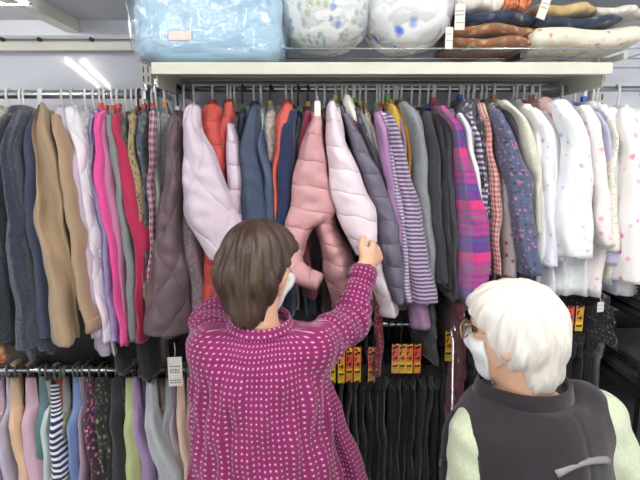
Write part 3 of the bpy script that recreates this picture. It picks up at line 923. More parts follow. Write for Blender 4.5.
G('white pink-blossom pyjama top', 'right of the blue flower one', 'pyjama_top', 'pyjama top', 'print', [(251, 243, 241), (244, 180, 196), (247, 208, 212)], [(103, 577, 588), (130, 584, 598), (170, 588, 603), (220, 590, 607), (247, 597, 611)], hem=299, Yn=1.41, b=.05, s=.75, hemx=(574, 611))
G('pale periwinkle pyjama top', 'right of the pink blossom one', 'pyjama_top', 'pyjama top', 'plain', [(214, 214, 244)], [(110, 591, 598), (140, 598, 605), (200, 601, 611), (266, 602, 616)], hem=292, Yn=1.43, mark='blue', hemx=(600, 618))
G('misty white pyjama top', 'beside the periwinkle one', 'pyjama_top', 'pyjama top', 'plain', [(236, 240, 244)], [(104, 596, 608), (125, 604, 615), (160, 607, 614), (230, 607, 615)], hem=288, Yn=1.44, mark='blue')
G('cream lace-cuff pyjama top', 'left of the rightmost pink print', 'pyjama_top', 'pyjama top', 'floral', [(244, 240, 226), (200, 200, 170), (225, 220, 200)], [(118, 607, 613), (150, 607, 613), (200, 602, 613), (240, 600, 616), (252, 600, 618)], hem=285, Yn=1.415, s=.5, mark='orange')
G('milk white pyjama top', 'behind the rightmost pink print', 'pyjama_top', 'pyjama top', 'plain', [(248, 248, 248)], [(105, 607, 618), (130, 612, 622), (200, 612, 621), (270, 611, 621)], hem=284, Yn=1.44)
G('white rose-print pyjama top', 'rightmost sleeve on the rail', 'pyjama_top', 'pyjama top', 'print', [(251, 246, 246), (240, 150, 186), (246, 192, 208)], [(106, 621, 632), (118, 620, 637), (150, 620, 644), (180, 620, 648), (240, 617, 650), (285, 613, 648)], hem=299, Yn=1.39, b=.05, s=.85, hemx=(612, 648))
G('pale green pyjama top', 'cut by the right picture edge', 'pyjama_top', 'pyjama top', 'plain', [(232, 242, 236)], [(108, 632, 643), (130, 640, 654), (200, 646, 662), (280, 644, 662)], hem=290, Yn=1.44)

# ---- things peeping out below the long clothes
G('purple ribbed sweater', 'whose sleeve end hangs below the striped sweater', 'sweater', 'sweater', 'plain', [(166, 132, 166)], [(118, 398, 402), (200, 402, 410), (296, 410, 427), (318, 409, 430), (331, 410, 432)], hem=306, Yn=1.445, b=.03, T=.4)
G('red bandana print scarf', 'hanging as a narrow strip below the puffers', 'scarf', 'scarf', 'floral', [(130, 44, 60), (200, 140, 130), (90, 30, 44)], [(120, 352, 357), (200, 362, 368), (290, 374, 382), (378, 374, 382)], hem=200, Yn=1.455, b=.012, T=.5, s=.35, collar=None)
G('orange green patchwork jacket', 'with hem showing at the left edge', 'jacket', 'jacket', 'floral', [(214, 116, 90), (210, 200, 130), (120, 160, 110)], [(110, -24, -10), (250, -18, -4), (366, -12, 8)], hem=366, Yn=1.49, s=1.6)

# ---- lower left rail
def low(short, where, kind, cols, tr, Yn=1.45, s=1.0, col='grey', name='long_sleeved_top', cat='top', **kw):
    # the piece slopes from its neck down to the shoulder tip nearest to the camera
    ys = [q[0] for q in tr]
    y0_ = max(412, ys[0] + 22)
    la = float(np.interp(y0_, ys, [q[1] for q in tr]))
    lb = float(np.interp(y0_, ys, [q[2] for q in tr]))
    w_ = max(lb - la, 6.5)
    mid = (la + lb) / 2
    tr = [(y0_, mid - w_ * .42, mid + w_ * .42)] + [q for q in tr if q[0] > y0_ + 8]
    if len(tr) < 2:
        tr.append((460, mid - w_ / 2 + 5, mid + w_ / 2 + 5))
    y, a, b_ = tr[-1]
    if y >= 440:
        y0, a0, b0 = tr[-2]
        sl = (a - a0) / (y - y0)
        tr.append((560, a + sl * (560 - y) * .5, b_ + sl * (560 - y) * .5))
    else:
        tr.append((560, a + 12, b_ + 12))
    return G(short, where, name, cat, kind, cols, tr, hem=600, Yn=Yn, row='low', s=s, col=col, k=kw.pop('k', .95), **kw)


low('dusty rose top', 'leftmost on the lower rail', 'plain', [(205, 172, 188)], [(392, -2, 10), (420, -6, 7), (480, -8, 3)])
low('lavender grey top', 'left of the tan one on the lower rail', 'plain', [(190, 186, 206)], [(390, 9, 18), (410, 6, 15), (440, 4, 13), (480, 8, 17)])
low('tan long-sleeved top', 'on the lower left rail', 'plain', [(214, 180, 150)], [(386, 18, 28), (410, 12, 23), (440, 13, 28), (480, 22, 37)], Yn=1.43)
low('mauve pink top', 'right of the tan one on the lower rail', 'plain', [(204, 170, 186)], [(384, 28, 40), (400, 26, 39), (430, 25, 37), (480, 32, 47)], Yn=1.43)
low('dusty teal top', 'on the lower left rail', 'plain', [(104, 138, 144)], [(387, 43, 50), (410, 39, 46), (440, 40, 47), (480, 43, 50)])
low('pale grey green top', 'left of the navy striped one', 'plain', [(196, 212, 208)], [(394, 46, 54), (420, 45, 52), (450, 46, 54), (480, 50, 57)])
low('navy and white striped top', 'on the lower left rail', 'stripe', [(40, 48, 84), (235, 238, 242)], [(398, 56, 61), (420, 52, 63), (450, 52, 66), (480, 53, 71)], Yn=1.42, s=1.55)
low('orange and green patterned top', 'right of the navy striped one', 'rose', [(120, 140, 108), (225, 120, 60), (225, 190, 90)], [(396, 61, 66), (420, 62, 70), (460, 64, 74), (480, 68, 78)], s=1.4)
low('brick red top', 'showing a narrow strip beside the stripes', 'plain', [(205, 70, 62)], [(390, 60, 65), (412, 60, 65), (450, 64, 70)], Yn=1.47)
low('ash grey top', 'left of the cornflower blue one', 'plain', [(142, 138, 138)], [(386, 66, 72), (420, 64, 69), (450, 66, 73)], Yn=1.46)
low('cornflower blue top', 'on the lower left rail', 'plain', [(122, 144, 194)], [(378, 77, 83), (400, 74, 81), (430, 70, 80), (470, 74, 83)], Yn=1.44)
low('chestnut brown top', 'right of the cornflower blue one', 'plain', [(122, 92, 76)], [(396, 78, 83), (430, 78, 84), (470, 80, 86)], Yn=1.47)
low('greyish mauve top', 'left of the black pink-flower one', 'plain', [(170, 150, 170)], [(384, 82, 87), (420, 81, 88), (480, 82, 91)])
low('black pink-flower top', 'on the lower left rail', 'floral', [(58, 46, 54), (214, 120, 164), (190, 100, 150)], [(376, 87, 93), (400, 85, 93), (430, 88, 99), (480, 92, 107)], Yn=1.43, s=.9)
low('black green-leaf top', 'right of the pink-flower one', 'floral', [(42, 42, 44), (140, 140, 110), (90, 100, 76)], [(374, 93, 100), (400, 94, 104), (440, 98, 111), (480, 104, 114)], Yn=1.44, s=1.0)
low('black khaki-print top', 'left of the plain black one', 'rose', [(44, 44, 46), (150, 140, 110), (104, 100, 84)], [(376, 100, 109), (410, 102, 113), (450, 107, 118)], Yn=1.45)
low('plain black top', 'on the lower left rail', 'plain', [(54, 52, 57)], [(374, 108, 121), (420, 112, 125), (480, 114, 131)], Yn=1.44)
low('silver satin top', 'showing a thin strip beside plain black', 'nylon', [(205, 205, 208)], [(386, 118, 123), (412, 119, 124), (450, 122, 128)], Yn=1.47)
low('light olive top', 'right of the plain black one', 'melange', [(188, 198, 142)], [(374, 127, 133), (400, 125, 135), (440, 126, 141), (480, 129, 147)], Yn=1.43, col='black')
low('pale violet top', 'left of the grey marl one on the lower rail', 'plain', [(172, 146, 188)], [(368, 133, 139), (400, 131, 139), (440, 138, 147), (480, 144, 157)], Yn=1.425, col='black')
low('deep violet top', 'behind the pale violet one', 'plain', [(138, 112, 164)], [(376, 139, 146), (420, 140, 147), (460, 144, 151)], Yn=1.46, col='black')
low('light grey marl top', 'with wide sleeve on the lower rail', 'melange', [(186, 190, 194)], [(357, 147, 154), (385, 146, 155), (410, 144, 157), (440, 148, 167), (480, 157, 183)], Yn=1.42, col='black')
low('olive brown top', 'right of the grey marl one', 'plain', [(156, 146, 130)], [(374, 154, 162), (410, 155, 165), (450, 161, 170)], Yn=1.46, col='black')
low('cool grey top', 'behind the hanging price tag', 'plain', [(172, 178, 184)], [(373, 163, 170), (430, 164, 174), (480, 170, 180)], Yn=1.45)
low('lilac grey top', 'right of the cool grey one', 'plain', [(188, 182, 198)], [(384, 169, 174), (440, 172, 179), (480, 176, 184)], Yn=1.46)
low('peach beige top', 'beside the magenta blouse', 'plain', [(232, 200, 176)], [(386, 177, 183), (420, 177, 188), (480, 183, 195)], Yn=1.44)
low('rosy brown top', 'right of the peach one', 'plain', [(196, 168, 158)], [(368, 182, 188), (400, 184, 191), (440, 188, 197)], Yn=1.46)
low('pale pink ribbed top', 'touching the magenta blouse', 'plain', [(212, 184, 190)], [(370, 187, 194), (420, 190, 199), (470, 195, 204)], Yn=1.47)

# a long black coat hangs behind the crimson sweatshirt and reaches down between the rows
G('long black coat', 'whose hem hangs between brown coat and lower tops', 'long_coat', 'coat', 'plain', [(42, 42, 45)], [(150, 148, 156), (250, 146, 156), (330, 140, 160), (380, 138, 158)], hem=384, Yn=1.52, col='black', T=.9)
G('long charcoal dress', 'whose hem shows left of the long black coat', 'long_dress', 'dress', 'plain', [(58, 58, 62)], [(150, 138, 146), (250, 132, 142), (330, 118, 130), (374, 116, 130)], hem=378, Yn=1.54, col='black', T=.9)

# ------------------------------------------------------------------ black trousers on the lower right rail
def card_mat(key, c, c2):
    if key in MATS:
        return MATS[key]
    t = NT(key)
    v = t.obj()
    mp = t.n('ShaderNodeMapping')
    t.l(v, mp.inputs[0])
    mp.inputs['Scale'].default_value = (1, 0.0, 1)
    vo = t.n('ShaderNodeTexVoronoi', distance='CHEBYCHEV')
    t.l(mp.outputs[0], vo.inputs['Vector'])
    vo.inputs['Scale'].default_value = 85
    sepc = t.n('ShaderNodeSeparateColor')
    t.l(vo.outputs['Color'], sepc.inputs[0])
    glyph = t.math('MULTIPLY', t.step(vo.outputs['Distance'], .30, .05), t.step(sepc.outputs[0], .35, .02))
    sx = t.n('ShaderNodeSeparateXYZ')
    t.l(v, sx.inputs[0])
    inside = t.math('SUBTRACT', 1.0, t.step(t.math('ABSOLUTE', sx.outputs[0]), .0075, .001))
    band = t.math('MULTIPLY', t.step(sx.outputs[2], -.012, .004), .85)
    base = t.mix(band, lin(c), lin(c2))
    dk = t.mix(t.step(sepc.outputs[1], .6), lin((60, 30, 24)), lin((250, 215, 70)))
    t.l(t.mix(t.math('MULTIPLY', glyph, inside), base, dk), t.b.inputs['Base Color'])
    t.b.inputs['Roughness'].default_value = .4
    MATS[key] = t.m
    return t.m


CARDS = [card_mat('card_orange', (245, 200, 70), (238, 118, 66)), card_mat('card_red', (238, 140, 70), (226, 84, 66)), card_mat('card_yellow', (240, 196, 60), (240, 160, 62)),
         card_mat('card_pink', (240, 168, 120), (232, 108, 96))]


def trousers(px, short, where, col, card=None, w=4.2, ytop=378, zfoot=.14, kind='plain', cardy=(346, 381), hk='grey', cols=None, s=1.0, lean=0.0):
    yf = 1.50
    pt = P(px, ytop, yf)
    x, zt = pt.x * 1.0, pt.z
    root = empty('trousers', (x, RAILY, zt))
    mat = cloth(kind, cols or [col], s)
    T = w / FPX * yf
    ph = random.uniform(0, 6)
    for k, (a, b) in enumerate(((yf, RAILY + .004), (RAILY - .004, 2 * RAILY - yf))):
        zs = np.linspace(zt - .03, zfoot, 26)
        t = np.linspace(0, 1, 26)
        yc = (a + b) / 2 + (0.012 if k == 0 else -.012) * t
        hb = (b - a) / 2 * (1.0 - .22 * t)
        cx = x + lean * t + .004 * np.sin(t * 9 + ph)
        hw = T * (.75 + .25 * np.sin(t * 3.1))
        rr_ = tube_rings(zs, cx, hw, yc, hb, n=16, p=1.7, fold=.05, ph=ph + k, dome=True)
        fix_normals(MB().loft(rr_, True, True).build('leg', mat, root))
    rb = tube_rings(np.array([zt, zt - .012, zt - .04]), np.full(3, x), np.full(3, T * .85), np.full(3, RAILY), np.full(3, RAILY - yf + .002), n=22, p=2.6, fold=.02, ph=ph, dome=False)
    fix_normals(MB().loft(rb, True, True).build('waistband', mat, root))
    tag(root, short + ' ' + where, 'trousers', 'trousers on the lower right rail')
    settle(root)
    # clip hanger
    h = empty('clip_hanger', (x, RAILY, ZLR + .011))
    R = .0145
    pts = [Vector((x, RAILY + R * math.cos(math.radians(-35 + i * 26)), ZLR + R * math.sin(math.radians(-35 + i * 26)))) for i in range(9)]
    pts += [Vector((x, RAILY - R, ZLR - .012)), Vector((x, RAILY, ZLR - .035)), Vector((x, RAILY, zt + .03))]
    MB().tube(pts, .0025, 6).build('hook', HANG[hk], h)
    MB().tube([(x, yf + .012, zt + .028), (x, 2 * RAILY - yf - .012, zt + .028)], .004, 6).build('bar', HANG[hk], h)
    for yy in (yf + .03, 2 * RAILY - yf - .03):
        MB().box(x - T * .9 - .002, x + T * .9 + .002, yy - .012, yy + .012, zt - .012, zt + .034, .002).build('clip', HANG['black'], h, smooth=False)
    if card is not None:
        z1, z0 = P(px, cardy[0], yf - .004).z, P(px, cardy[1], yf - .004).z
        ca = MB().box(-.0105, .0105, -.0012, .0012, -(z1 - z0) / 2, (z1 - z0) / 2, .0004)
        co = ca.build('size_card', CARDS[card], h, smooth=False)
        settle(h)
        co.data.transform(Matrix.Translation(Vector((x, RAILY, ZLR + .011))))
        co.location = Vector((x, yf - .012, (z0 + z1) / 2)) - Vector(h.location)
        co.rotation_euler = (0, 0, random.uniform(-.3, .15))
    else:
        settle(h)
    tag(h, '%s clip hanger holding the %s' % (hk if hk != 'clear' else 'pale', short), 'hanger', 'clip hangers on the lower right rail')


BK = [(44, 44, 47), (34, 34, 37), (52, 53, 55), (40, 41, 46), (60, 62, 62)]
TR = [
    (304, 'inky black trousers', 'hidden behind the magenta blouse', 0, None), (313, 'soft black trousers', 'just behind the magenta blouse', 1, None),
    (322, 'matte black trousers', 'at the magenta blouse hem', 2, 0), (332, 'black trousers with orange card', 'left of the raised elbow side', 1, 0),
    (341, 'black trousers with large orange-yellow card', 'beside the magenta blouse', 3, 2), (349, 'black trousers with red-orange card', 'second from the blouse hem', 0, 1),
    (357, 'black trousers with bright yellow card', 'left of the red bandana scarf', 2, 0), (365, 'dull black trousers', 'left of the pink card ones', 1, None),
    (371, 'black trousers with pink card', 'behind the red bandana scarf', 3, 3), (379, 'blue black trousers', 'under the red bandana scarf', 1, None),
    (386, 'grey black trousers', 'right of the red bandana scarf', 4, None), (394, 'black trousers with salmon card', 'first of four carded pairs in the middle', 0, 3),
    (401, 'black trousers with amber card', 'second of four carded pairs in the middle', 3, 2), (408, 'black trousers with yellow-orange card', 'third of four carded pairs in the middle', 1, 0),
    (416, 'black trousers with scarlet card', 'last of four carded pairs in the middle', 0, 1), (424, 'faded black trousers', 'under the purple sleeve end', 4, None),
    (432, 'dark grey trousers', 'below the black jackets', 4, None), (440, 'jet black trousers', 'left of the small amber card', 1, None),
    (447, 'black trousers with small amber card', 'left of the thin steel pole', 0, 2), (456, 'coal black trousers', 'behind the thin steel pole', 1, None),
    (475, 'washed black trousers', 'behind the white-haired head, left', 2, None), (490, 'stretch black trousers', 'behind the white-haired head', 0, None),
    (506, 'pleated black trousers', 'behind the white-haired crown', 1, None), (522, 'ribbed black trousers', 'behind the white-haired head, middle', 3, None),
    (538, 'brushed black trousers', 'behind the white-haired head, right', 0, None), (552, 'plain black trousers', 'just right of the white-haired head', 1, None),
    (566, 'black trousers with orange tag', 'right of the white-haired head', 2, 1), (575, 'black trousers with green-yellow tag', 'right of the white hair', 3, 2),
    (584, 'smooth black trousers', 'below the pale pyjama tops', 1, None), (593, 'dense black trousers', 'left of the grey pair at right', 0, None),
]
for i, (px, sh_, wh_, ci, cd) in enumerate(TR):
    hi = 320 if sh_.startswith('dark grey') else 378
    yt, cy = 378, (346, 381)
    if px in (394, 401, 408, 416):
        cy = (343, 372)
    if px >= 447:
        cy = (330, 360)
        yt = 362
    if px >= 560:
        cy = (305, 330)
        yt = 345
    if px == 341:
        cy = (350, 382)
    trousers(px, sh_, wh_, BK[ci], cd, ytop=yt, cardy=cy, w=4.4 if px < 460 else 6.0, hk=random.choice(['grey', 'black', 'black']))
trousers(603, 'charcoal grey trousers', 'at the right end of the lower rail', (98, 100, 104), None, ytop=345, w=5)
# dark long dress hanging to the left of the plaid shirt, and a maroon floral skirt
low_z = None


def skirt(px0, px1, y0, y1, short, where, kind, cols, s=1.0, yf=1.47, name='skirt', cat='skirt'):
    a, b = P(px0, y0, yf), P(px1, y0, yf)
    zt, zb_ = a.z, P(px0, y1, yf).z
    x = (a.x + b.x) / 2
    root = empty(name, (x, RAILY, zt))
    zs = np.linspace(zt, zb_, 18)
    t = np.linspace(0, 1, 18)
    hw = (b.x - a.x) / 2 * (.8 + .3 * t)
    mat = cloth(kind, cols, s)
    fix_normals(MB().loft(tube_rings(zs, np.full(18, x), hw, np.full(18, RAILY), (RAILY - yf) * (.9 + .1 * t), n=30, p=2.4, fold=.10, ph=1.0, dome=False), True, True).build('skirt_panel', mat, root))
    rb = tube_rings(np.array([zt + .02, zt, zt - .012]), np.full(3, x), np.full(3, (b.x - a.x) / 2 * .85), np.full(3, RAILY), np.full(3, (RAILY - yf) * .92), n=22, p=2.6, fold=.01, dome=False)
    fix_normals(MB().loft(rb, True, True).build('waistband', mat, root))
    tag(root, short + ' ' + where, cat, 'trousers on the lower right rail')
    settle(root)


skirt(458, 470, 318, 470, 'maroon floral skirt', 'beside the white-haired customer\'s glasses', 'rose', [(96, 38, 54), (210, 200, 205), (150, 60, 76)], .8, yf=1.40)
skirt(424, 444, 300, 362, 'short dark grey skirt', 'hanging below the black jackets', 'plain', [(66, 68, 72)], yf=1.46)
skirt(608, 617, 306, 345, 'black lace camisole', 'hanging at the right end beside the dark shelves', 'floral', [(34, 34, 37), (150, 150, 155), (60, 60, 64)], .4, yf=1.42, name='camisole', cat='camisole')

# thin steel pole leaning at the rail
pole = empty('reach_pole', (P(452, 430, 1.33).x, 1.33, 0))
pa, pb = P(453, 340, 1.33), P(451.5, 452, 1.33)
dirp = (pb - pa)
pend = pa + dirp * ((pa.z - .0) / (pa.z - pb.z))
MB().tube([pa, pend], .0032, 8).build('shaft', M_chrome, pole)
hk_ = [pa + Vector((0, .02 * math.sin(a), .02 * (1 - math.cos(a)))) for a in np.linspace(0, 4.2, 9)]
MB().tube(hk_, .0028, 6).build('hook', M_chrome, pole)
tag(pole, 'thin pale steel reaching pole standing before the black trousers', 'pole')
settle(pole)

# hanging price tag, and the white cards above
M_paper = simple('paper_tag', (236, 232, 222), rough=.7, var=.02)
M_ink = simple('tag_ink', (92, 88, 84), rough=.7)


def price_tag(px0, px1, py0, py1, Y, label, yaw=0.0, rows=(.3, .42, .5, .78, .86), string=10, roll=0.0):
    c = P((px0 + px1) / 2, py0, Y)
    w_ = (P(px1, py0, Y).x - P(px0, py0, Y).x)
    h_ = P(px0, py0, Y).z - P(px0, py1, Y).z
    root = empty('price_tag', c)
    root.rotation_euler = (0, roll, yaw)
    MB().box(-w_ / 2, w_ / 2, -.0007, .0007, -h_, 0, .0003).build('tag_card', M_paper, root, smooth=False)
    mb = MB()
    for r_ in rows:
        x = -w_ * .36
        while x < w_ * .30:
            ww = w_ * random.uniform(.06, .16)
            mb.box(x, min(x + ww, w_ * .36), -.0011, -.0006, -h_ * r_ - h_ * .035, -h_ * r_)
            x += ww + w_ * .05
    mb.build('printed_lines', M_ink, root, smooth=False)
    if string:
        MB().tube([(0, 0, -.004), (.002, .004, string / FPX * Y * .5), (-.001, .012, string / FPX * Y)], .0008, 5).build('string', M_paper, root)
    tag(root, label, 'price tag', 'price tags')


price_tag(167.5, 181.5, 357, 386, 1.36, 'white printed price tag hanging below the brown padded coat', yaw=.1, string=14)
price_tag(597, 605, 302, 312, 1.416, 'small pale tag on the black clothes below the pyjama tops', yaw=.3, rows=(.3, .6), string=6)
price_tag(314.5, 320.5, 101, 116, 1.375, 'small blank white tag at the collar of the dusty pink puffer', rows=(), string=5)

# ------------------------------------------------------------------ wire shelf and packed bedding on top
ZW = P(0, 47, 1.50).z
ws = empty('wire_shelf', (P(470, 43, 1.6).x, 1.65, ZW))
wx0, wx1 = P(276, 40, 1.6).x, 1.30
for y in (1.50, 1.66, 1.84):
    MB().tube([(wx0, y, ZW - .004), (wx1, y, ZW - .004)], .0022, 6).build('wire', M_chrome, ws)
n_w = 9
for i in range(n_w):
    x = wx0 + (wx1 - wx0) * i / (n_w - 1)
    MB().tube([(x, 1.49, ZW - .001), (x, 1.90, ZW - .001)], .0014, 6).build('wire', M_chrome, ws)
for px in (505, 600):
    x = P(px, 45, 1.7).x
    MB().box(x - .006, x + .006, 1.55, 1.9, ZW - .022, ZW - .006, .001).build('arm', M_dark if px == 505 else M_cream, ws, smooth=False)
tag(ws, 'thin chrome wire shelf carrying the packed cushions and blankets', 'shelf')
settle(ws)

# clear plastic film
M_film = bpy.data.materials.new('clear_plastic_film')
M_film.use_nodes = True
nt = M_film.node_tree
for nd in list(nt.nodes):
    if nd.type != 'OUTPUT_MATERIAL':
        nt.nodes.remove(nd)
tr_ = nt.nodes.new('ShaderNodeBsdfTransparent')
tr_.inputs[0].default_value = (.97, .98, .99, 1)
gl = nt.nodes.new('ShaderNodeBsdfGlossy')
gl.inputs['Roughness'].default_value = .12
gl.inputs['Color'].default_value = (.95, .97, 1, 1)
lw = nt.nodes.new('ShaderNodeLayerWeight')
lw.inputs[0].default_value = .35
nzt = nt.nodes.new('ShaderNodeTexNoise')
nzt.inputs['Scale'].default_value = 22
nzt.inputs['Detail'].default_value = 4
tcn = nt.nodes.new('ShaderNodeTexCoord')
nt.links.new(tcn.outputs['Object'], nzt.inputs['Vector'])
bp = nt.nodes.new('ShaderNodeBump')
bp.inputs['Strength'].default_value = .9
bp.inputs['Distance'].default_value = .02
nt.links.new(nzt.outputs['Fac'], bp.inputs['Height'])
nt.links.new(bp.outputs[0], gl.inputs['Normal'])
mu = nt.nodes.new('ShaderNodeMath')
mu.operation = 'MULTIPLY_ADD'
mu.inputs[1].default_value = .5
mu.inputs[2].default_value = .12
nt.links.new(lw.outputs['Facing'], mu.inputs[0])
mx = nt.nodes.new('ShaderNodeMixShader')
nt.links.new(mu.outputs[0], mx.inputs[0])
nt.links.new(tr_.outputs[0], mx.inputs[1])
nt.links.new(gl.outputs[0], mx.inputs[2])
nt.links.new(mx.outputs[0], [n_ for n_ in nt.nodes if n_.type == 'OUTPUT_MATERIAL'][0].inputs[0])


def lump(c, r, e=(.6, .6), amp=.05, freq=4.0, n=(44, 24), seed=0, seams=None, squash=True):
    """a soft superellipsoid cushion with wrinkles"""
    mb = MB()
    rs = np.random.default_rng(seed)
    ph = rs.uniform(0, 6.28, (8, 3))
    dr = rs.normal(size=(8, 3))
    rings = []
    nu, nv = n
    for i in range(nv + 1):
        b = -math.pi / 2 + math.pi * i / nv
        b = max(min(b, math.pi / 2 - .02), -math.pi / 2 + .02)
        ring = []
        for j in range(nu):
            a = 2 * math.pi * j / nu
            ca, sa, cb, sb = math.cos(a), math.sin(a), math.cos(b), math.sin(b)
            pw = lambda v, q: math.copysign(abs(v) ** q, v)
            d = Vector((pw(cb, e[0]) * pw(ca, e[1]), pw(cb, e[0]) * pw(sa, e[1]), pw(sb, e[0])))
            k = 1.0
            for q in range(8):
                k += amp / 4 * math.sin(freq * (dr[q][0] * d.x + dr[q][1] * d.y + dr[q][2] * d.z) * (1 + q * .35) + ph[q][0])
            if seams:
                k *= 1 - .05 * (1 - min(1, abs(math.sin(seams * a)) * 4))
            ring.append(Vector((c[0] + d.x * r[0] * k, c[1] + d.y * r[1] * k, c[2] + d.z * r[2] * k)))
        rings.append(ring)
    mb.loft(rings, True, True)
    return mb


def pack(name, label, cat, px0, px1, pybot, h, Yc, ry, mat, zfloor, seed, amp=.05, film=True, e=(.55, .6), inner_part='cushion', extra=None):
    x0, x1 = P(px0, pybot, Yc - ry * .5).x, P(px1, pybot, Yc - ry * .5).x
    c = Vector(((x0 + x1) / 2, Yc, zfloor + h / 2))
    root = empty(name, (c.x, c.y, zfloor))
    o = lump(c, ((x1 - x0) / 2, ry, h / 2 * .99), e, amp, 4, seed=seed).build(inner_part, mat, root)
    fix_normals(o)
    zmin = min(v.co.z for v in o.data.vertices)
    o.data.transform(Matrix.Translation((0, 0, zfloor + .003 - zmin)))
    if film:
        f_ = lump(c, ((x1 - x0) / 2 * 1.04, ry * 1.04, h / 2 * 1.03), e, amp * 1.6, 6, seed=seed + 1, n=(60, 32)).build('plastic_bag', M_film, root)
        fix_normals(f_)
        zmin = min(v.co.z for v in f_.data.vertices)
        f_.data.transform(Matrix.Translation((0, 0, zfloor + .001 - zmin)))
    if extra:
        extra(root, c, (x1 - x0) / 2, ry, h)
    tag(root, label, cat, 'packed bedding above the rail')
    settle(root)
    return root


M_blue = simple('pale_blue_quilt', (176, 212, 234), rough=.6, var=.10, bump=.3, bscale=14)
flo1 = cloth('floral', [(236, 238, 238), (164, 188, 220), (200, 212, 180)], 1.5)
flo2 = cloth('rose', [(246, 247, 248), (92, 124, 222), (160, 178, 228)], 2.0)


def blue_extra(root, c, rx, ry, h):
    # cream band over the top and a pale header tag inside the bag
    MB().box(c.x - rx * .62, c.x + rx * .55, c.y - ry * .93, c.y + ry * .6, c.z + h * .44, c.z + h * .5, .01).build('fold_band', simple('cream_band', (240, 226, 196), rough=.7), root, smooth=False)
    p = P(180, 36, c.y - ry - .004)
    MB().box(p.x - .03, p.x + .03, p.y - .004, p.y, p.z - .012, p.z + .012, .002).build('sticker', simple('pale_pink_sticker', (240, 214, 206), rough=.4), root, smooth=False)


pack('packed_quilt', 'pale blue quilt in a clear plastic bag on the cream shelf', 'bedding', 136, 284, 45, .205, 1.60, .15, M_blue, Z_SH, 3, amp=.035, e=(.35, .45), extra=blue_extra)
pack('packed_cushion', 'blue green sprig print cushion in clear plastic, middle of the shelf', 'cushion', 278, 374, 40, .30, 1.63, .15, flo1, ZW, 5, amp=.04, e=(.8, .7))
pack('packed_cushion', 'white cushion with large royal blue flowers in clear plastic', 'cushion', 362, 456, 40, .30, 1.63, .15, flo2, ZW, 9, amp=.04, e=(.8, .7))


def blanket(px0, px1, py0, py1, Yf, depth, mats, label, seed, folds=2, zb=None):
    """a folded blanket: rounded folds lying on each other"""
    x0, x1 = P(px0, py1, Yf).x, P(px1, py1, Yf).x
    z1, z0 = P(px0, py0, Yf).z, P(px0, py1, Yf).z
    if zb is not None:
        z0 = zb
    root = empty('folded_blanket', ((x0 + x1) / 2, Yf + depth / 2, z0))
    hh = (z1 - z0) / folds
    rs = np.random.default_rng(seed)
    for k in range(folds):
        rings = []
        n = 40
        for i in range(n):
            t = i / (n - 1)
            x = x0 + (x1 - x0) * t + rs.uniform(-.001, .001)
            zc = z0 + hh * (k + .5) + .004 * math.sin(t * 9 + k * 2 + seed)
            endk = min(1.0, .5 + 8 * min(t, 1 - t))
            ring = []
            for j in range(18):
                a = 2 * math.pi * j / 18
                c, s_ = sup(a, 3.2)
                g = 1 + .05 * math.sin(t * 25 + seed + k) * math.cos(a * 2)
                ring.append(Vector((x, Yf + depth / 2 + depth / 2 * c * g + .012 * math.sin(t * 6 + k + seed), zc + hh * .53 * s_ * endk)))
            rings.append(ring)
        o = MB().loft(rings, True, True).build('fold', mats[k % len(mats)], root)
        fix_normals(o)
    tag(root, label, 'blanket', 'folded blankets above the rail')
    settle(root)
    return z1


m_navy = cloth('rose', [(52, 64, 86), (150, 140, 120), (90, 100, 120)], 1.2)
m_brown = cloth('floral', [(146, 104, 76), (186, 100, 74), (196, 156, 116)], 1.3)
m_creamp = cloth('rose', [(238, 230, 212), (200, 150, 122), (212, 192, 156)], .9)
m_tan = cloth('plain', [(214, 184, 132)])
m_orange = cloth('check', [(226, 104, 62), (240, 170, 120)], 1.0)
m_cream = cloth('plain', [(240, 234, 222)])
za = blanket(454, 534, 22, 41, 1.52, .26, [m_brown, m_brown], 'brown floral folded blanket at the bottom left of the blanket pile', 1, zb=ZW + .003)
zb_ = blanket(456, 538, 9, 22, 1.53, .26, [m_navy], 'navy print folded blanket on the brown floral one', 2, 1, zb=za)
zc_ = blanket(458, 505, -8, 9, 1.54, .24, [m_cream], 'cream folded blanket above the navy print', 3, 1, zb=zb_)
blanket(505, 531, -8, 9, 1.53, .24, [m_orange], 'orange checked folded blanket above the navy print', 4, 1, zb=zb_)
za = blanket(533, 645, 24, 41, 1.51, .26, [m_creamp], 'cream print folded blanket at the bottom right of the pile', 5, 1, zb=ZW + .003)
zb_ = blanket(538, 622, 14, 24, 1.53, .25, [m_navy], 'dark blue folded blanket between cream print and tan ones', 6, 1, zb=za)
zc_ = blanket(540, 596, 1, 14, 1.54, .24, [m_tan], 'plain tan folded blanket on the dark blue one', 7, 1, zb=zb_)
blanket(598, 648, 4, 14, 1.54, .24, [m_cream], 'white folded blanket at the right on the dark blue one', 8, 1, zb=zb_)
price_tag(455.5, 465.5, 4, 30, 1.50, 'white price tag hanging before the navy print blanket', yaw=-.15, string=0, rows=(.25, .4, .7))
price_tag(445.5, 453.5, 27, 49, 1.49, 'white price tag hanging lowest at the left of the blankets', yaw=.2, string=6, rows=(.3, .6))
price_tag(543.5, 552.5, -4, 20, 1.50, 'white price tag tilted between tan and cream blankets', yaw=.1, string=0, rows=(.3, .5), roll=.3)

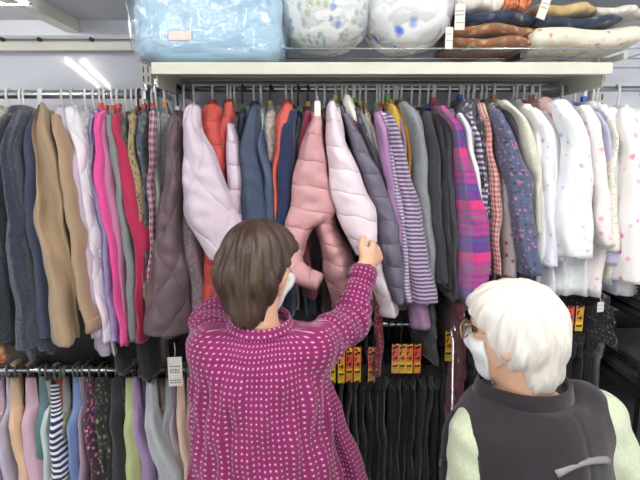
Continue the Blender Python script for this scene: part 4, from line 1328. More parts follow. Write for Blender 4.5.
# ------------------------------------------------------------------ dark shelves at the right edge
M_blk = simple('black_enamel', (44, 45, 48), rough=.35, var=.05)
M_grey = simple('grey_shelf_edge', (150, 152, 156), rough=.35, metal=.3, var=.04)
rx0 = P(622, 400, 1.45).x
rk = empty('shelf_rack', (rx0 + .4, 1.6, 0))
for xx in (rx0, rx0 + .85):
    for yy in (1.36, 1.82):
        MB().box(xx - .012, xx + .012, yy - .012, yy + .012, 0, P(0, 296, 1.4).z, .002).build('post', M_blk, rk, smooth=False)
SHZ = [P(0, 322, 1.35).z, P(0, 400, 1.35).z, P(0, 470, 1.35).z, .25]
for zz in SHZ:
    b_ = MB().box(rx0 - .01, rx0 + .86, 1.36, 1.83, zz - .012, zz, .001).build('shelf_board', M_blk, rk, smooth=False)
    MB().box(rx0 - .01, rx0 + .86, 1.345, 1.36, zz - .02, zz + .004, .002).build('shelf_edge', M_grey, b_, smooth=False)
tag(rk, 'dark metal shelf rack with grey edges at the right picture edge', 'shelf rack')
settle(rk)


def folded(x, y, z, wd, dp, h, col, label, seed):
    root = empty('folded_garment', (x, y, z))
    n = 3
    mat = cloth('plain', [col])
    for k in range(n):
        o = lump((x + .004 * math.sin(seed + k * 2), y + .004 * math.cos(seed * 2 + k), z + h * (k + .5) / n), (wd / 2, dp / 2, h / n * .52), (.35, .35), .02, 5, n=(28, 10), seed=seed + k).build('fold', mat, root)
        fix_normals(o)
    tag(root, label, 'folded clothes', 'folded clothes on the dark rack')
    settle(root)


cols_ = [(48, 49, 54), (64, 66, 72), (40, 42, 50), (84, 86, 92)]
nm = ['top', 'middle', 'low']
for si, zz in enumerate(SHZ[:3]):
    for q in range(2):
        z = zz + .003
        for r in range(2):
            folded(rx0 + .17 + q * .36, 1.56, z, .30, .34, .036, cols_[(si + q + r) % 4], 'dark folded garment %s, %s pile of the %s dark shelf' % (('below', 'on top')[r], ('left', 'right')[q], nm[si]), si * 7 + q * 3 + r)
            z += .039

# ------------------------------------------------------------------ people: distance fields turned into one surface
class Field:
    def __init__(self, lo, hi, h):
        self.lo = np.array(lo, float)
        self.h = h
        self.n = np.ceil((np.array(hi) - self.lo) / h).astype(int) + 1
        self.v = np.full(self.n, .3, np.float32)
        self.ax = [self.lo[i] + h * np.arange(self.n[i]) for i in range(3)]

    def sub(self, lo, hi):
        a = np.clip(np.floor((np.array(lo) - self.lo) / self.h).astype(int), 0, self.n - 1)
        b = np.clip(np.ceil((np.array(hi) - self.lo) / self.h).astype(int) + 1, 1, self.n)
        b = np.maximum(b, a + 1)
        s = tuple(slice(a[i], b[i]) for i in range(3))
        g = np.meshgrid(self.ax[0][s[0]], self.ax[1][s[1]], self.ax[2][s[2]], indexing='ij')
        return s, g

    def union(self, d, s, k):
        a = self.v[s]
        if k > 0:
            q = np.maximum(k - np.abs(a - d), 0) / k
            self.v[s] = np.minimum(a, d) - q * q * k * .25
        else:
            self.v[s] = np.minimum(a, d)

    def cut(self, d, s, k=0.0):
        a = self.v[s]
        nd = -d
        if k > 0:
            q = np.maximum(k - np.abs(a - nd), 0) / k
            self.v[s] = np.maximum(a, nd) + q * q * k * .25
        else:
            self.v[s] = np.maximum(a, nd)

    def cap(self, a, b, ra, rb, k=.02, cut=False):
        a, b = np.array(a, float), np.array(b, float)
        m_ = max(ra, rb) + k + .04
        s, (X, Y, Z) = self.sub(np.minimum(a, b) - m_, np.maximum(a, b) + m_)
        ab = b - a
        t = np.clip(((X - a[0]) * ab[0] + (Y - a[1]) * ab[1] + (Z - a[2]) * ab[2]) / max(ab.dot(ab), 1e-9), 0, 1)
        d = np.sqrt((X - a[0] - t * ab[0]) ** 2 + (Y - a[1] - t * ab[1]) ** 2 + (Z - a[2] - t * ab[2]) ** 2) - (ra + (rb - ra) * t)
        (self.cut if cut else self.union)(d, s, k)

    def ell(self, c, r, R=None, k=.02, cut=False):
        """ellipsoid at c (world) with radii r along the columns of R"""
        c, r = np.array(c, float), np.array(r, float)
        R = np.eye(3) if R is None else R
        m_ = r.max() + k + .04
        s, (X, Y, Z) = self.sub(c - m_, c + m_)
        x, y, z = X - c[0], Y - c[1], Z - c[2]
        l = [(x * R[0, i] + y * R[1, i] + z * R[2, i]) for i in range(3)]
        k0 = np.sqrt(sum((l[i] / r[i]) ** 2 for i in range(3)))
        k1 = np.sqrt(sum((l[i] / r[i] ** 2) ** 2 for i in range(3))) + 1e-9
        d = k0 * (k0 - 1) / k1
        (self.cut if cut else self.union)(d, s, k)

    def column(self, rows, yaw=0.0, k=.02, p=2.0, grow=0.0, deco=None):
        """a trunk: ellipses (z, cx, cy, a, b) stacked over height"""
        rows = sorted(rows)
        A = np.array(rows, float)
        m_ = .06 + k
        lo = (A[:, 1].min() - A[:, 3].max() - m_, A[:, 2].min() - A[:, 4].max() - m_ - .05, A[0, 0] - m_)
        hi = (A[:, 1].max() + A[:, 3].max() + m_, A[:, 2].max() + A[:, 4].max() + m_ + .05, A[-1, 0] + m_)
        s, (X, Y, Z) = self.sub(lo, hi)
        zz = self.ax[2][s[2]]
        q = [smooth_interp(np.clip(zz, A[0, 0], A[-1, 0]), A[:, 0], A[:, i]) for i in range(1, 5)]
        x, y = X - q[0], Y - q[1]
        c_, s_ = math.cos(yaw), math.sin(yaw)
        u, v = x * c_ + y * s_, -x * s_ + y * c_
        a, b = q[2] + grow, q[3] + grow
        rr = ((np.abs(u) / a) ** p + (np.abs(v) / b) ** p) ** (1 / p)
        d = (rr - 1) * np.minimum(a, b)
        if deco is not None:
            d = d + deco(X, Y, Z, np.arctan2(u, -v))
        dz = np.maximum(A[0, 0] - Z, Z - A[-1, 0])
        d = np.maximum(d, dz)
        self.union(d, s, k)

    def mesh(self):
        v = self.v
        ins = v < 0
        n = np.array(v.shape)
        cells = np.zeros(n - 1, np.int8)
        for dx in (0, 1):
            for dy in (0, 1):
                for dz in (0, 1):
                    cells += ins[dx:n[0] - 1 + dx, dy:n[1] - 1 + dy, dz:n[2] - 1 + dz]
        act = np.argwhere((cells > 0) & (cells < 8))
        idx = np.full(n - 1, -1, np.int64)
        idx[act[:, 0], act[:, 1], act[:, 2]] = np.arange(len(act))
        pos = np.zeros((len(act), 3))
        cnt = np.zeros(len(act))
        for ax in range(3):
            oth = [i for i in range(3) if i != ax]
            for i in (0, 1):
                for j in (0, 1):
                    o0 = np.zeros(3, int)
                    o0[oth[0]], o0[oth[1]] = i, j
                    o1 = o0.copy()
                    o1[ax] = 1
                    a = v[tuple((act + o0).T)]
                    b = v[tuple((act + o1).T)]
                    mk_ = (a < 0) != (b < 0)
                    t = np.where(mk_, a / np.where(mk_, a - b, 1), 0)
                    p_ = act + o0 + t[:, None] * (o1 - o0)
                    pos += p_ * mk_[:, None]
                    cnt += mk_
        pos = pos / cnt[:, None] * self.h + self.lo
        quads = []
        for ax in range(3):
            oth = [i for i in range(3) if i != ax]
            sl0 = [slice(None)] * 3
            sl1 = [slice(None)] * 3
            sl0[ax] = slice(0, n[ax] - 1)
            sl1[ax] = slice(1, n[ax])
            ch = ins[tuple(sl0)] != ins[tuple(sl1)]
            e = np.argwhere(ch)
            ok = (e[:, oth[0]] > 0) & (e[:, oth[1]] > 0) & (e[:, oth[0]] < n[oth[0]] - 1) & (e[:, oth[1]] < n[oth[1]] - 1)
            e = e[ok]
            u0 = np.zeros(3, int)
            u0[oth[0]] = 1
            u1 = np.zeros(3, int)
            u1[oth[1]] = 1
            q = np.stack([idx[tuple((e - w_).T)] for w_ in (u0 * 0, u0, u0 + u1, u1)], 1)
            flip = ins[tuple(e.T)]
            if ax == 1:
                flip = ~flip
            q[~flip] = q[~flip][:, ::-1]
            quads.append(q)
        return pos, np.concatenate(quads)


def relax(pos, quads, it=2, f=.5):
    e = np.concatenate([quads[:, [0, 1]], quads[:, [1, 2]], quads[:, [2, 3]], quads[:, [3, 0]]])
    for _ in range(it):
        acc = np.zeros_like(pos)
        c = np.zeros(len(pos))
        np.add.at(acc, e[:, 0], pos[e[:, 1]])
        np.add.at(c, e[:, 0], 1)
        np.add.at(acc, e[:, 1], pos[e[:, 0]])
        np.add.at(c, e[:, 1], 1)
        pos = pos * (1 - f) + f * acc / np.maximum(c, 1)[:, None]
    return pos


def np_mesh(name, pos, quads, mat, parent, uv=None):
    me = bpy.data.meshes.new(name)
    me.vertices.add(len(pos))
    me.vertices.foreach_set('co', pos.astype(np.float32).reshape(-1))
    nq = len(quads)
    me.loops.add(nq * 4)
    me.loops.foreach_set('vertex_index', quads.reshape(-1).astype(np.int32))
    me.polygons.add(nq)
    me.polygons.foreach_set('loop_start', np.arange(nq, dtype=np.int32) * 4)
    me.polygons.foreach_set('use_smooth', np.ones(nq, bool))
    me.update(calc_edges=True)
    if uv is not None:
        ul = me.uv_layers.new(name='UVMap')
        ul.data.foreach_set('uv', uv.astype(np.float32).reshape(-1))
    me.materials.append(mat)
    o = bpy.data.objects.new(name, me)
    COL.objects.link(o)
    o.parent = parent
    return o


def V(p):
    return np.array([p[0], p[1], p[2]], float)


def head_R(yaw, pitch, roll=0.0):
    """columns: right, forward, up. yaw>0 turns the face to +x, pitch>0 looks down"""
    R = Matrix.Rotation(-yaw, 3, 'Z') @ Matrix.Rotation(-pitch, 3, 'X') @ Matrix.Rotation(roll, 3, 'Y')
    return np.array(R)


def add_head(F, H, R, sc=1.0):
    L = lambda x, y, z: H + R @ (np.array([x, y, z]) * sc)
    F.ell(L(0, -.006, .018), np.array([.071, .088, .090]) * sc, R, .02)
    F.ell(L(0, .030, -.040), np.array([.058, .058, .070]) * sc, R, .03)
    F.ell(L(0, .066, -.088), np.array([.026, .022, .020]) * sc, R, .03)      # chin
    F.cap(L(0, .084, .012), L(0, .104, -.028), .008 * sc, .012 * sc, .012)     # nose
    for s in (-1, 1):
        F.ell(L(.013 * s, .094, -.032), np.array([.009, .010, .008]) * sc, R, .008)
        F.ell(L(.033 * s, .080, .012), np.array([.016, .012, .010]) * sc, R, .010, cut=True)   # eye sockets
        F.cap(L(.014 * s, .085, .028), L(.046 * s, .072, .028), .008 * sc, .006 * sc, .012)    # brow
        F.ell(L(.040 * s, .066, -.022), np.array([.020, .018, .018]) * sc, R, .02)             # cheek
        F.ell(L(.076 * s, -.004, -.014), np.array([.010, .019, .033]) * sc, R, .006)           # ear
        F.ell(L(.082 * s, .002, -.010), np.array([.005, .010, .018]) * sc, R, .004, cut=True)
    F.cap(L(-.018, .084, -.056), L(.018, .084, -.056), .006 * sc, .006 * sc, .006)             # lips
    F.cap(L(-.020, .092, -.051), L(.020, .092, -.051), .0025 * sc, .0025 * sc, .003, cut=True)
    return L


def add_hand(F, wrist, d, side, curl=(.5, .7, .5), sc=1.0, spread=.06, thumb=(.8, .5), flip=1):
    """d: wrist to knuckles, side: towards the thumb; palm normal n = direction the fingers curl to"""
    d = d / np.linalg.norm(d)
    side = side - d * side.dot(d)
    side = side / np.linalg.norm(side)
    n = np.cross(d, side) * flip
    w0 = wrist
    k = .008
    F.cap(w0 - d * .02, w0 + d * .02, .021 * sc, .021 * sc, .012)
    lens = [(.036, .023, .018), (.040, .026, .019), (.037, .024, .018), (.029, .019, .016)]
    offs = [.024, .008, -.008, -.023]
    for i, (ln, of) in enumerate(zip(lens, offs)):
        base = w0 + d * .012 + side * of * .55
        kn = w0 + d * (.078 - .004 * abs(i - 1)) * sc + side * of * sc
        F.cap(base, kn, .013 * sc, .0105 * sc, .010)
        a = 0.0
        p0 = kn
        for j in range(3):
            a += curl[j] * (1 + .06 * i)
            dd = d * math.cos(a) + n * math.sin(a) + side * (of / .024 * spread * (1 if j == 0 else .3))
            dd = dd / np.linalg.norm(dd)
            p1 = p0 + dd * ln[j] * sc
            F.cap(p0, p1, (.0092 - .0008 * j) * sc, (.0086 - .0008 * j) * sc, .004)
            p0 = p1
    b0 = w0 + d * .022 * sc + side * .020 * sc
    t1 = b0 + (side * thumb[0] + d * .75 + n * thumb[1]) * .036 * sc
    t2 = t1 + (side * .25 + d * .95 + n * (thumb[1] * .7)) * .030 * sc
    t3 = t2 + (d * .95 + n * (thumb[1] * .9) - side * .05) * .024 * sc
    F.cap(b0, t1, .014 * sc, .0105 * sc, .010)
    F.cap(t1, t2, .0105 * sc, .0095 * sc, .004)
    F.cap(t2, t3, .0095 * sc, .008 * sc, .004)


def skin_mat():
    t = NT('skin')
    ob = t.obj()
    c1, c2 = lin((238, 196, 164)), lin((226, 172, 140))
    t.l(t.mix(t.noise(ob, 18, 4), c1, c2), t.b.inputs['Base Color'])
    t.b.inputs['Roughness'].default_value = .5
    t.b.inputs['Subsurface Weight'].default_value = .12
    t.b.inputs['Subsurface Radius'].default_value = (.02, .008, .004)
    t.b.inputs['Subsurface Scale'].default_value = .5
    t.l(t.bump(t.noise(ob, 160, 3), .15, .002), t.b.inputs['Normal'])
    return t.m


M_skin = skin_mat()


def hair_mat(key, c1, c2, c3, spec=.4):
    t = NT(key)
    uv = t.uv(1, 1)
    mp = t.n('ShaderNodeMapping')
    t.l(uv, mp.inputs[0])
    mp.inputs['Scale'].default_value = (60, 2.2, 1)
    st = t.noise(mp.outputs[0], 1.6, 4, .65)
    mp2 = t.n('ShaderNodeMapping')
    t.l(uv, mp2.inputs[0])
    mp2.inputs['Scale'].default_value = (9, 1.2, 1)
    st2 = t.noise(mp2.outputs[0], 1.2, 2, .5)
    base = t.mix(st, lin(c1), lin(c2))
    base = t.mix(t.math('MULTIPLY', t.step(st2, .56, .12), .6), base, lin(c3))
    t.l(base, t.b.inputs['Base Color'])
    t.b.inputs['Roughness'].default_value = .42
    t.b.inputs['Specular IOR Level'].default_value = spec
    t.l(t.bump(st, .55, .004), t.b.inputs['Normal'])
    return t.m


def polar_uv(pos, quads, C, R):
    """hair strands run from the crown: u = azimuth, v = polar angle"""
    q = (pos - C) @ R
    az = np.arctan2(q[:, 0], -q[:, 1]) / (2 * math.pi)
    pol = np.arccos(np.clip(q[:, 2] / (np.linalg.norm(q, axis=1) + 1e-9), -1, 1)) / math.pi
    a = az[quads]
    wrap = (a.max(1) - a.min(1)) > .5
    a[wrap] = np.where(a[wrap] < 0, a[wrap] + 1, a[wrap])
    return np.stack([a, pol[quads]], -1)


def add_hair(name, H, R, sc, parent, mat, nape=.0, crownR=None, seed=1, fine=.003, bob=False, napex=0.0, cutr=.094, cutx=.13):
    lo, hi = H - .19 * sc, H + .17 * sc
    F = Field(lo, hi, fine)
    L = lambda x, y, z: H + R @ (np.array([x, y, z]) * sc)
    F.ell(L(0, -.010, .020), np.array([.087, .104, .098]) * sc, R, .02)
    F.ell(L(0, -.034, -.030), np.array([.078, .074, .062]) * sc, R, .03)
    if bob:
        F.ell(L(0, -.020, -.030), np.array([.088, .080, .070]) * sc, R, .03)
    F.ell(L(napex, -.050 + .4 * nape, -.090 - nape), np.array([.050, .042, .046]) * sc, R, .03)
    F.ell(L(0, .036, .062), np.array([.066, .060, .042]) * sc, R, .02)       # fringe
    # strand relief
    s, (X, Y, Z) = F.sub(lo, hi)
    cR = R if crownR is None else crownR
    q = np.stack([X - H[0], Y - H[1], Z - H[2]], -1) @ cR
    az = np.arctan2(q[..., 0], -q[..., 1])
    rad = np.sqrt(q[..., 0] ** 2 + q[..., 1] ** 2)
    pol = np.arctan2(rad, q[..., 2])
    fade = np.clip(rad / .09, 0, 1) ** 1.5
    rel = np.zeros_like(az)
    rs = np.random.default_rng(seed)
    for fr, am in ((9, .0028), (17, .0022), (31, .0016), (47, .0010)):
        rel += am * np.sin(fr * az + rs.uniform(0, 6) + 2.2 * pol * math.sin(fr) + .8 * np.sin(3 * az + fr) + 1.1 * np.sin(5 * pol + 2 * az + fr))
    F.v += (rel * fade).astype(np.float32)
    # open face and cut the lower edge
    F.ell(L(0, .108, -.046), np.array([cutx, cutr, .100]) * sc, R, .012, cut=True)
    F.ell(L(0, .070, -.115), np.array([.10, .062, .075]) * sc, R, .012, cut=True)
    pos, quads = F.mesh()
    pos = relax(pos, quads, 1, .35)
    return np_mesh(name, pos, quads, mat, parent, polar_uv(pos, quads, H, cR))


def add_mask(H, R, sc, parent):
    F = Field(H - .15 * sc, H + .15 * sc, .003)
    add_head(F, H, R, sc)
    s, (X, Y, Z) = F.sub(H - .16, H + .16)
    q = np.stack([X - H[0], Y - H[1], Z - H[2]], -1) @ R / sc
    shell = F.v - .0075
    x, y, z = q[..., 0], q[..., 1], q[..., 2]
    up = .002 + .0 * x - np.abs(x) * .12
    bound = np.maximum(np.maximum(.046 + .25 * np.maximum(0, -.05 - z) - y, z - up), -.118 - z)
    F.v = np.maximum(shell, bound.astype(np.float32))
    pos, quads = F.mesh()
    pos = relax(pos, quads, 3, .5)
    M = simple('mask_fabric', (238, 240, 240), rough=.85, var=.02)
    o = np_mesh('face_mask', pos, quads, M, parent)
    L = lambda a, b, c: Vector(H + R @ (np.array([a, b, c]) * sc))
    for sg in (-1, 1):
        MB().tube([L(.062 * sg, .034, -.018), L(.078 * sg, .008, .016), L(.080 * sg, -.016, .012), L(.078 * sg, -.020, -.022), L(.070 * sg, .004, -.045), L(.058 * sg, .034, -.070)], .0016 * sc, 6).build('ear_loop', M, o)
    return o


def bone_uv(pos, quads, trunk, arms, tz):
    """cloth coordinates in metres: around and down the trunk, or along the sleeve"""
    fc = pos[quads].mean(1)
    A = np.array(sorted(trunk))
    cx = np.interp(pos[:, 2], A[:, 0], A[:, 1])
    cy = np.interp(pos[:, 2], A[:, 0], A[:, 2])
    ang = np.arctan2(pos[:, 0] - cx, -(pos[:, 1] - cy))
    U = ang * .145
    a = U[quads]
    wrap = (a.max(1) - a.min(1)) > .4
    a[wrap] = np.where(a[wrap] < 0, a[wrap] + 2 * math.pi * .145, a[wrap])
    zz = np.linspace(A[0, 0] - .05, A[-1, 0] + .05, 200)
    rm = (np.interp(zz, A[:, 0], A[:, 3]) + np.interp(zz, A[:, 0], A[:, 4])) / 2
    arc = np.concatenate([[0], np.cumsum(np.sqrt(np.diff(zz) ** 2 + np.diff(rm) ** 2))])
    uv = np.stack([a, np.interp(pos[:, 2], zz, arc)[quads]], -1)
    # distance to the trunk surface
    aa = np.interp(fc[:, 2], A[:, 0], A[:, 3])
    bb = np.interp(fc[:, 2], A[:, 0], A[:, 4])
    fx, fy = np.interp(fc[:, 2], A[:, 0], A[:, 1]), np.interp(fc[:, 2], A[:, 0], A[:, 2])
    rt = np.sqrt(((fc[:, 0] - fx) / aa) ** 2 + ((fc[:, 1] - fy) / bb) ** 2)
    dt = (rt - 1) * np.minimum(aa, bb)
    best = dt.copy()
    for chain in arms:
        acc = 0.0
        for (p, q, r) in chain:
            p, q = np.array(p), np.array(q)
            d = q - p
            ln = np.linalg.norm(d)
            d = d / ln
            traw = (fc - p) @ d
            t = np.clip(traw, 0, ln)
            dist = np.linalg.norm(fc - p - t[:, None] * d, axis=1) - r
            sel = (dist < best - .004) & ((traw > .035) | (acc > 0))
            best = np.where(sel, dist, best)
            o1 = np.cross(d, [0.3, .2, .93])
            o1 /= np.linalg.norm(o1)
            o2 = np.cross(d, o1)
            rel = pos - p
            an = np.arctan2(rel @ o2, rel @ o1) * r * 1.1
            aq = an[quads]
            wr = (aq.max(1) - aq.min(1)) > 2.5 * r
            aq[wr] = np.where(aq[wr] < 0, aq[wr] + 2 * math.pi * r * 1.1, aq[wr])
            uq = np.stack([aq, (acc + rel @ d)[quads]], -1)
            uv[sel] = uq[sel]
            acc += ln
    return uv


def lower_body(name_root, hipx, hipy, hz, foot_dir, col, F, parent, shoe_col, spread=.085, bent=0.0):
    """legs into the body field F; trousers and shoes as children"""
    legs = []
    for s in (-1, 1):
        hip = np.array([hipx + s * spread, hipy, hz])
        knee = np.array([hipx + s * spread * .95, hipy + .02 + bent, hz * .54])
        ank = np.array([hipx + s * spread * .95, hipy - .01, .075])
        F.cap(hip, knee, .072, .050, .03)
        F.cap(knee, ank, .048, .032, .02)
        toe = ank + np.array([foot_dir[0] * .15, foot_dir[1] * .15, -.045])
        F.cap(ank + np.array([-foot_dir[0] * .03, -foot_dir[1] * .03, -.04]), toe, .030, .024, .02)
        legs.append((hip, knee, ank, toe))
    T = Field((hipx - .26, hipy - .22, .03), (hipx + .26, hipy + .24, hz + .16), .008)
    T.column([(hz - .08, hipx, hipy, .165, .125), (hz + .02, hipx, hipy, .165, .125), (hz + .12, hipx, hipy, .15, .115)], k=.02)
    for hip, knee, ank, toe in legs:
        T.cap(hip, knee, .092, .070, .03)
        T.cap(knee, ank + np.array([0, 0, .02]), .070, .058, .02)
    pos, quads = T.mesh()
    pos = relax(pos, quads, 3, .5)
    np_mesh('trousers', pos, quads, cloth('plain', [col]), parent)
    for hip, knee, ank, toe in legs:
        S = Field(np.minimum(ank, toe) - .08, np.maximum(ank, toe) + .08, .005)
        back = ank + np.array([-foot_dir[0] * .035, -foot_dir[1] * .035, -.036])
        S.cap(back, toe + np.array([0, 0, .004]), .040, .034, .02)
        S.cap(ank + np.array([0, 0, -.02]), back, .040, .038, .02)
        s, (X, Y, Z) = S.sub(S.lo, S.lo + S.n * S.h)
        S.v = np.maximum(S.v, (.003 - Z).astype(np.float32))
        pos, quads = S.mesh()
        np_mesh('shoe', relax(pos, quads, 2, .4), quads, simple('shoe_%d' % shoe_col[0], shoe_col, rough=.6), parent)


# ---------------- first customer: magenta dotted blouse, brown hair, right arm raised
def person_one():
    root = empty('person', (P(262, 400, 1.10).x, 1.10, 0))
    H = V(P(258, 266, 1.10))
    R = head_R(math.radians(27), math.radians(14), math.radians(4))
    yc = 1.10
    rows_px = [(322, 238, 292, .075), (332, 218, 310, .090), (343, 202, 322, .102), (358, 195, 326, .112), (380, 193, 327, .120), (410, 193, 329, .124), (440, 193, 334, .130), (480, 193, 343, .140)]
    trunk = []
    for (y, l, r, b) in rows_px:
        a_, b_ = P(l, y, yc), P(r, y, yc)
        trunk.append((a_.z, (a_.x + b_.x) / 2, yc, (b_.x - a_.x) / 2, b))
    last = trunk[-1]
    trunk.append((last[0] - .10, last[1] + .004, yc, last[3] + .012, .15))
    trunk.append((last[0] - .22, last[1] + .008, yc, last[3] + .022, .155))
    shR, elR, wrR = V(P(316, 345, 1.075)), V(P(350, 322, 1.25)), V(P(364, 270, 1.335))
    shL, elL, wrL = V(P(213, 350, 1.08)), V(P(213, 322, 1.25)), V(P(256, 285, 1.335))
    neck = V(P(260, 325, 1.085))
    # skin
    F = Field((-.40, .85, 0.0), (.26, 1.48, 1.50), .0048)
    hz = .74
    body_rows = [(z, cx, cy, a * .84, b * .80) for (z, cx, cy, a, b) in trunk[1:]]
    zlow = min(t[0] for t in trunk)
    body_rows += [(hz - .04, trunk[-1][1], yc, .135, .10)]
    F.column(body_rows, k=.03)
    F.cap(neck + np.array([0, .0, -.05]), H + R @ np.array([0, -.02, -.05]), .052, .048, .03)
    add_head(F, H, R, .88)
    for a, b, c in ((shR, elR, wrR), (shL, elL, wrL)):
        F.cap(a, b, .034, .033, .02)
        F.cap(b, c, .036, .024, .02)
    add_hand(F, wrR, V(P(376, 253, 1.375)) - wrR, np.array([-.35, -.25, .9]), curl=(1.0, 1.25, .8), sc=.95, flip=-1, thumb=(.55, .5))
    add_hand(F, wrL, np.array([.35, .8, .4]), np.array([.6, -.1, .8]), curl=(.6, .8, .5), flip=-1)
    lower_body(root, trunk[-1][1], yc, hz, (.15, .98), (58, 58, 66), F, root, (70, 66, 66))
    pos, quads = F.mesh()
    pos = relax(pos, quads, 1, .4)
    np_mesh('body', pos, quads, M_skin, root)
    # blouse
    B = Field((-.42, .86, zlow - .02), (.26, 1.42, 1.36), .0055)
    yoke = P(258, 369, .99).z

    def deco(X, Y, Z, th):
        below = np.clip((yoke - Z) / .05, 0, 1)
        g = .0036 * below * (np.sin(th * 26 + 2 * np.sin(Z * 9)) + .7 * np.sin(th * 15 + Z * 8))
        crease = .0070 * np.exp(-((Z - yoke - .006 * np.cos(th * 2)) / .0035) ** 2)
        drape = .0055 * np.sin(X * 38 + Z * 22) * np.sin(Z * 30 + X * 12 + 1) + .003 * np.sin(X * 70 - Z * 35)
        flare = -.010 * np.clip((1.0 - Z) / .3, 0, 1) * np.sin(th * 7 + .6)
        return g + crease + drape + flare

    B.column(trunk, k=.02, deco=deco)
    arms = []
    for (a, b, c, r1, r2, r3) in ((shR, elR, wrR, .048, .045, .033), (shL, elL, wrL, .058, .050, .036)):
        B.cap(a, b, r1, r2, .035)
        B.cap(b, c, r2, r3, .03)
        arms.append([(a, b, (r1 + r2) / 2), (b, c, (r2 + r3) / 2)])
    # sleeve wrinkles
    s, (X, Y, Z) = B.sub(B.lo, B.lo + B.n * B.h)
    for (a, b, c) in ((shR, elR, wrR), (shL, elL, wrL)):
        for p, q in ((a, b), (b, c)):
            d = q - p
            ln = np.linalg.norm(d)
            d = d / ln
            t = (X - p[0]) * d[0] + (Y - p[1]) * d[1] + (Z - p[2]) * d[2]
            rr = np.sqrt(np.maximum((X - p[0]) ** 2 + (Y - p[1]) ** 2 + (Z - p[2]) ** 2 - t * t, 0))
            w_ = np.clip(1 - np.abs(rr - .05) / .05, 0, 1) * np.clip(t / .03, 0, 1) * np.clip((ln - t) / .02 + .6, 0, 1)
            B.v += (w_ * (.0042 * np.sin(t * 150 + 40 * X + 25 * Z) + .003 * np.sin(t * 85 - 60 * Z + 20 * Y))).astype(np.float32)
    # open neck and cuff
    B.ell(neck + np.array([0, .01, .028]), (.056, .062, .045), None, .01, cut=True)
    dR = (wrR - elR) / np.linalg.norm(wrR - elR)
    B.cap(wrR - dR * .002, wrR + dR * .06, .028, .034, .004, cut=True)
    pos, quads = B.mesh()
    pos = relax(pos, quads, 2, .4)
    uv = bone_uv(pos, quads, trunk, arms, None)
    M_b = cloth('dots', [(152, 42, 106), (236, 190, 218), (136, 34, 94)], 1.0)
    bo = np_mesh('blouse', pos, quads, M_b, root, uv)
    # collar band
    rings = []
    for dz, gr in ((-.020, 1.12), (-.010, 1.05), (-.002, 1.0), (-.001, .95), (-.012, .93)):
        rings.append([Vector((neck[0] + .066 * gr * math.cos(a), neck[1] + .004 + .070 * gr * math.sin(a), neck[2] + dz + .020 + .008 * math.sin(a))) for a in np.linspace(0, 2 * math.pi, 40, endpoint=False)])
    c_ = MB().loft(rings, False, False).build('collar', M_b, bo)
    fix_normals(c_)
    # cuff band
    o1 = np.cross(dR, [0, 1, 0])
    o1 /= np.linalg.norm(o1)
    o2 = np.cross(dR, o1)
    rings = []
    for t, r in ((-.03, .038), (-.004, .037), (.0, .035), (-.004, .031), (-.02, .031)):
        rings.append([Vector(wrR + dR * t + (o1 * math.cos(a) + o2 * math.sin(a)) * r) for a in np.linspace(0, 2 * math.pi, 28, endpoint=False)])
    c_ = MB().loft(rings, False, False).build('cuff', M_b, bo)
    fix_normals(c_)
    # front tail swinging out at the right
    tr = [(386, 318, 330), (410, 322, 340), (440, 326, 350), (478, 332, 363), (540, 338, 378)]
    z, xl, xr = world_trace(tr, 1.15, 1.18)
    zs = np.linspace(z[-1], z[0], 22)
    Lx, Rx = smooth_interp(zs, z, xl), smooth_interp(zs, z, xr)
    rg = tube_rings(zs, (Lx + Rx) / 2, (Rx - Lx) / 2, np.full(22, 1.19), np.linspace(.03, .05, 22), n=24, p=2.0, fold=.08, ph=.5, dome=True, cuff_in=True)
    fix_normals(MB().loft(rg, True, True).build('front_tail', M_b, bo))
    # hair, mask
    cR = head_R(math.radians(32), math.radians(-2))
    add_hair('hair', H, R, .87, root, hair_mat('brown_hair', (44, 31, 24), (78, 57, 44), (104, 82, 64), .5), nape=.014, napex=.018, cutr=.142, cutx=.30, crownR=cR, seed=4, bob=True)
    add_mask(H, R, .88, root)
    L = lambda x, y, z_: Vector(H + R @ np.array([x, y, z_]) * .88)
    for sg in (-1, 1):
        e = lump(L(.033 * sg, .074, .010), (.011, .011, .011), (1, 1), 0, 1, n=(12, 8)).build('eye', simple('eye_dark', (60, 44, 38), rough=.2), root)
    # dark wristwatch strap on the raised arm
    tag(root, 'person in magenta white-dotted blouse, seen from behind, raising the right hand to a puffer jacket', 'person', 'customers')
    settle(root)


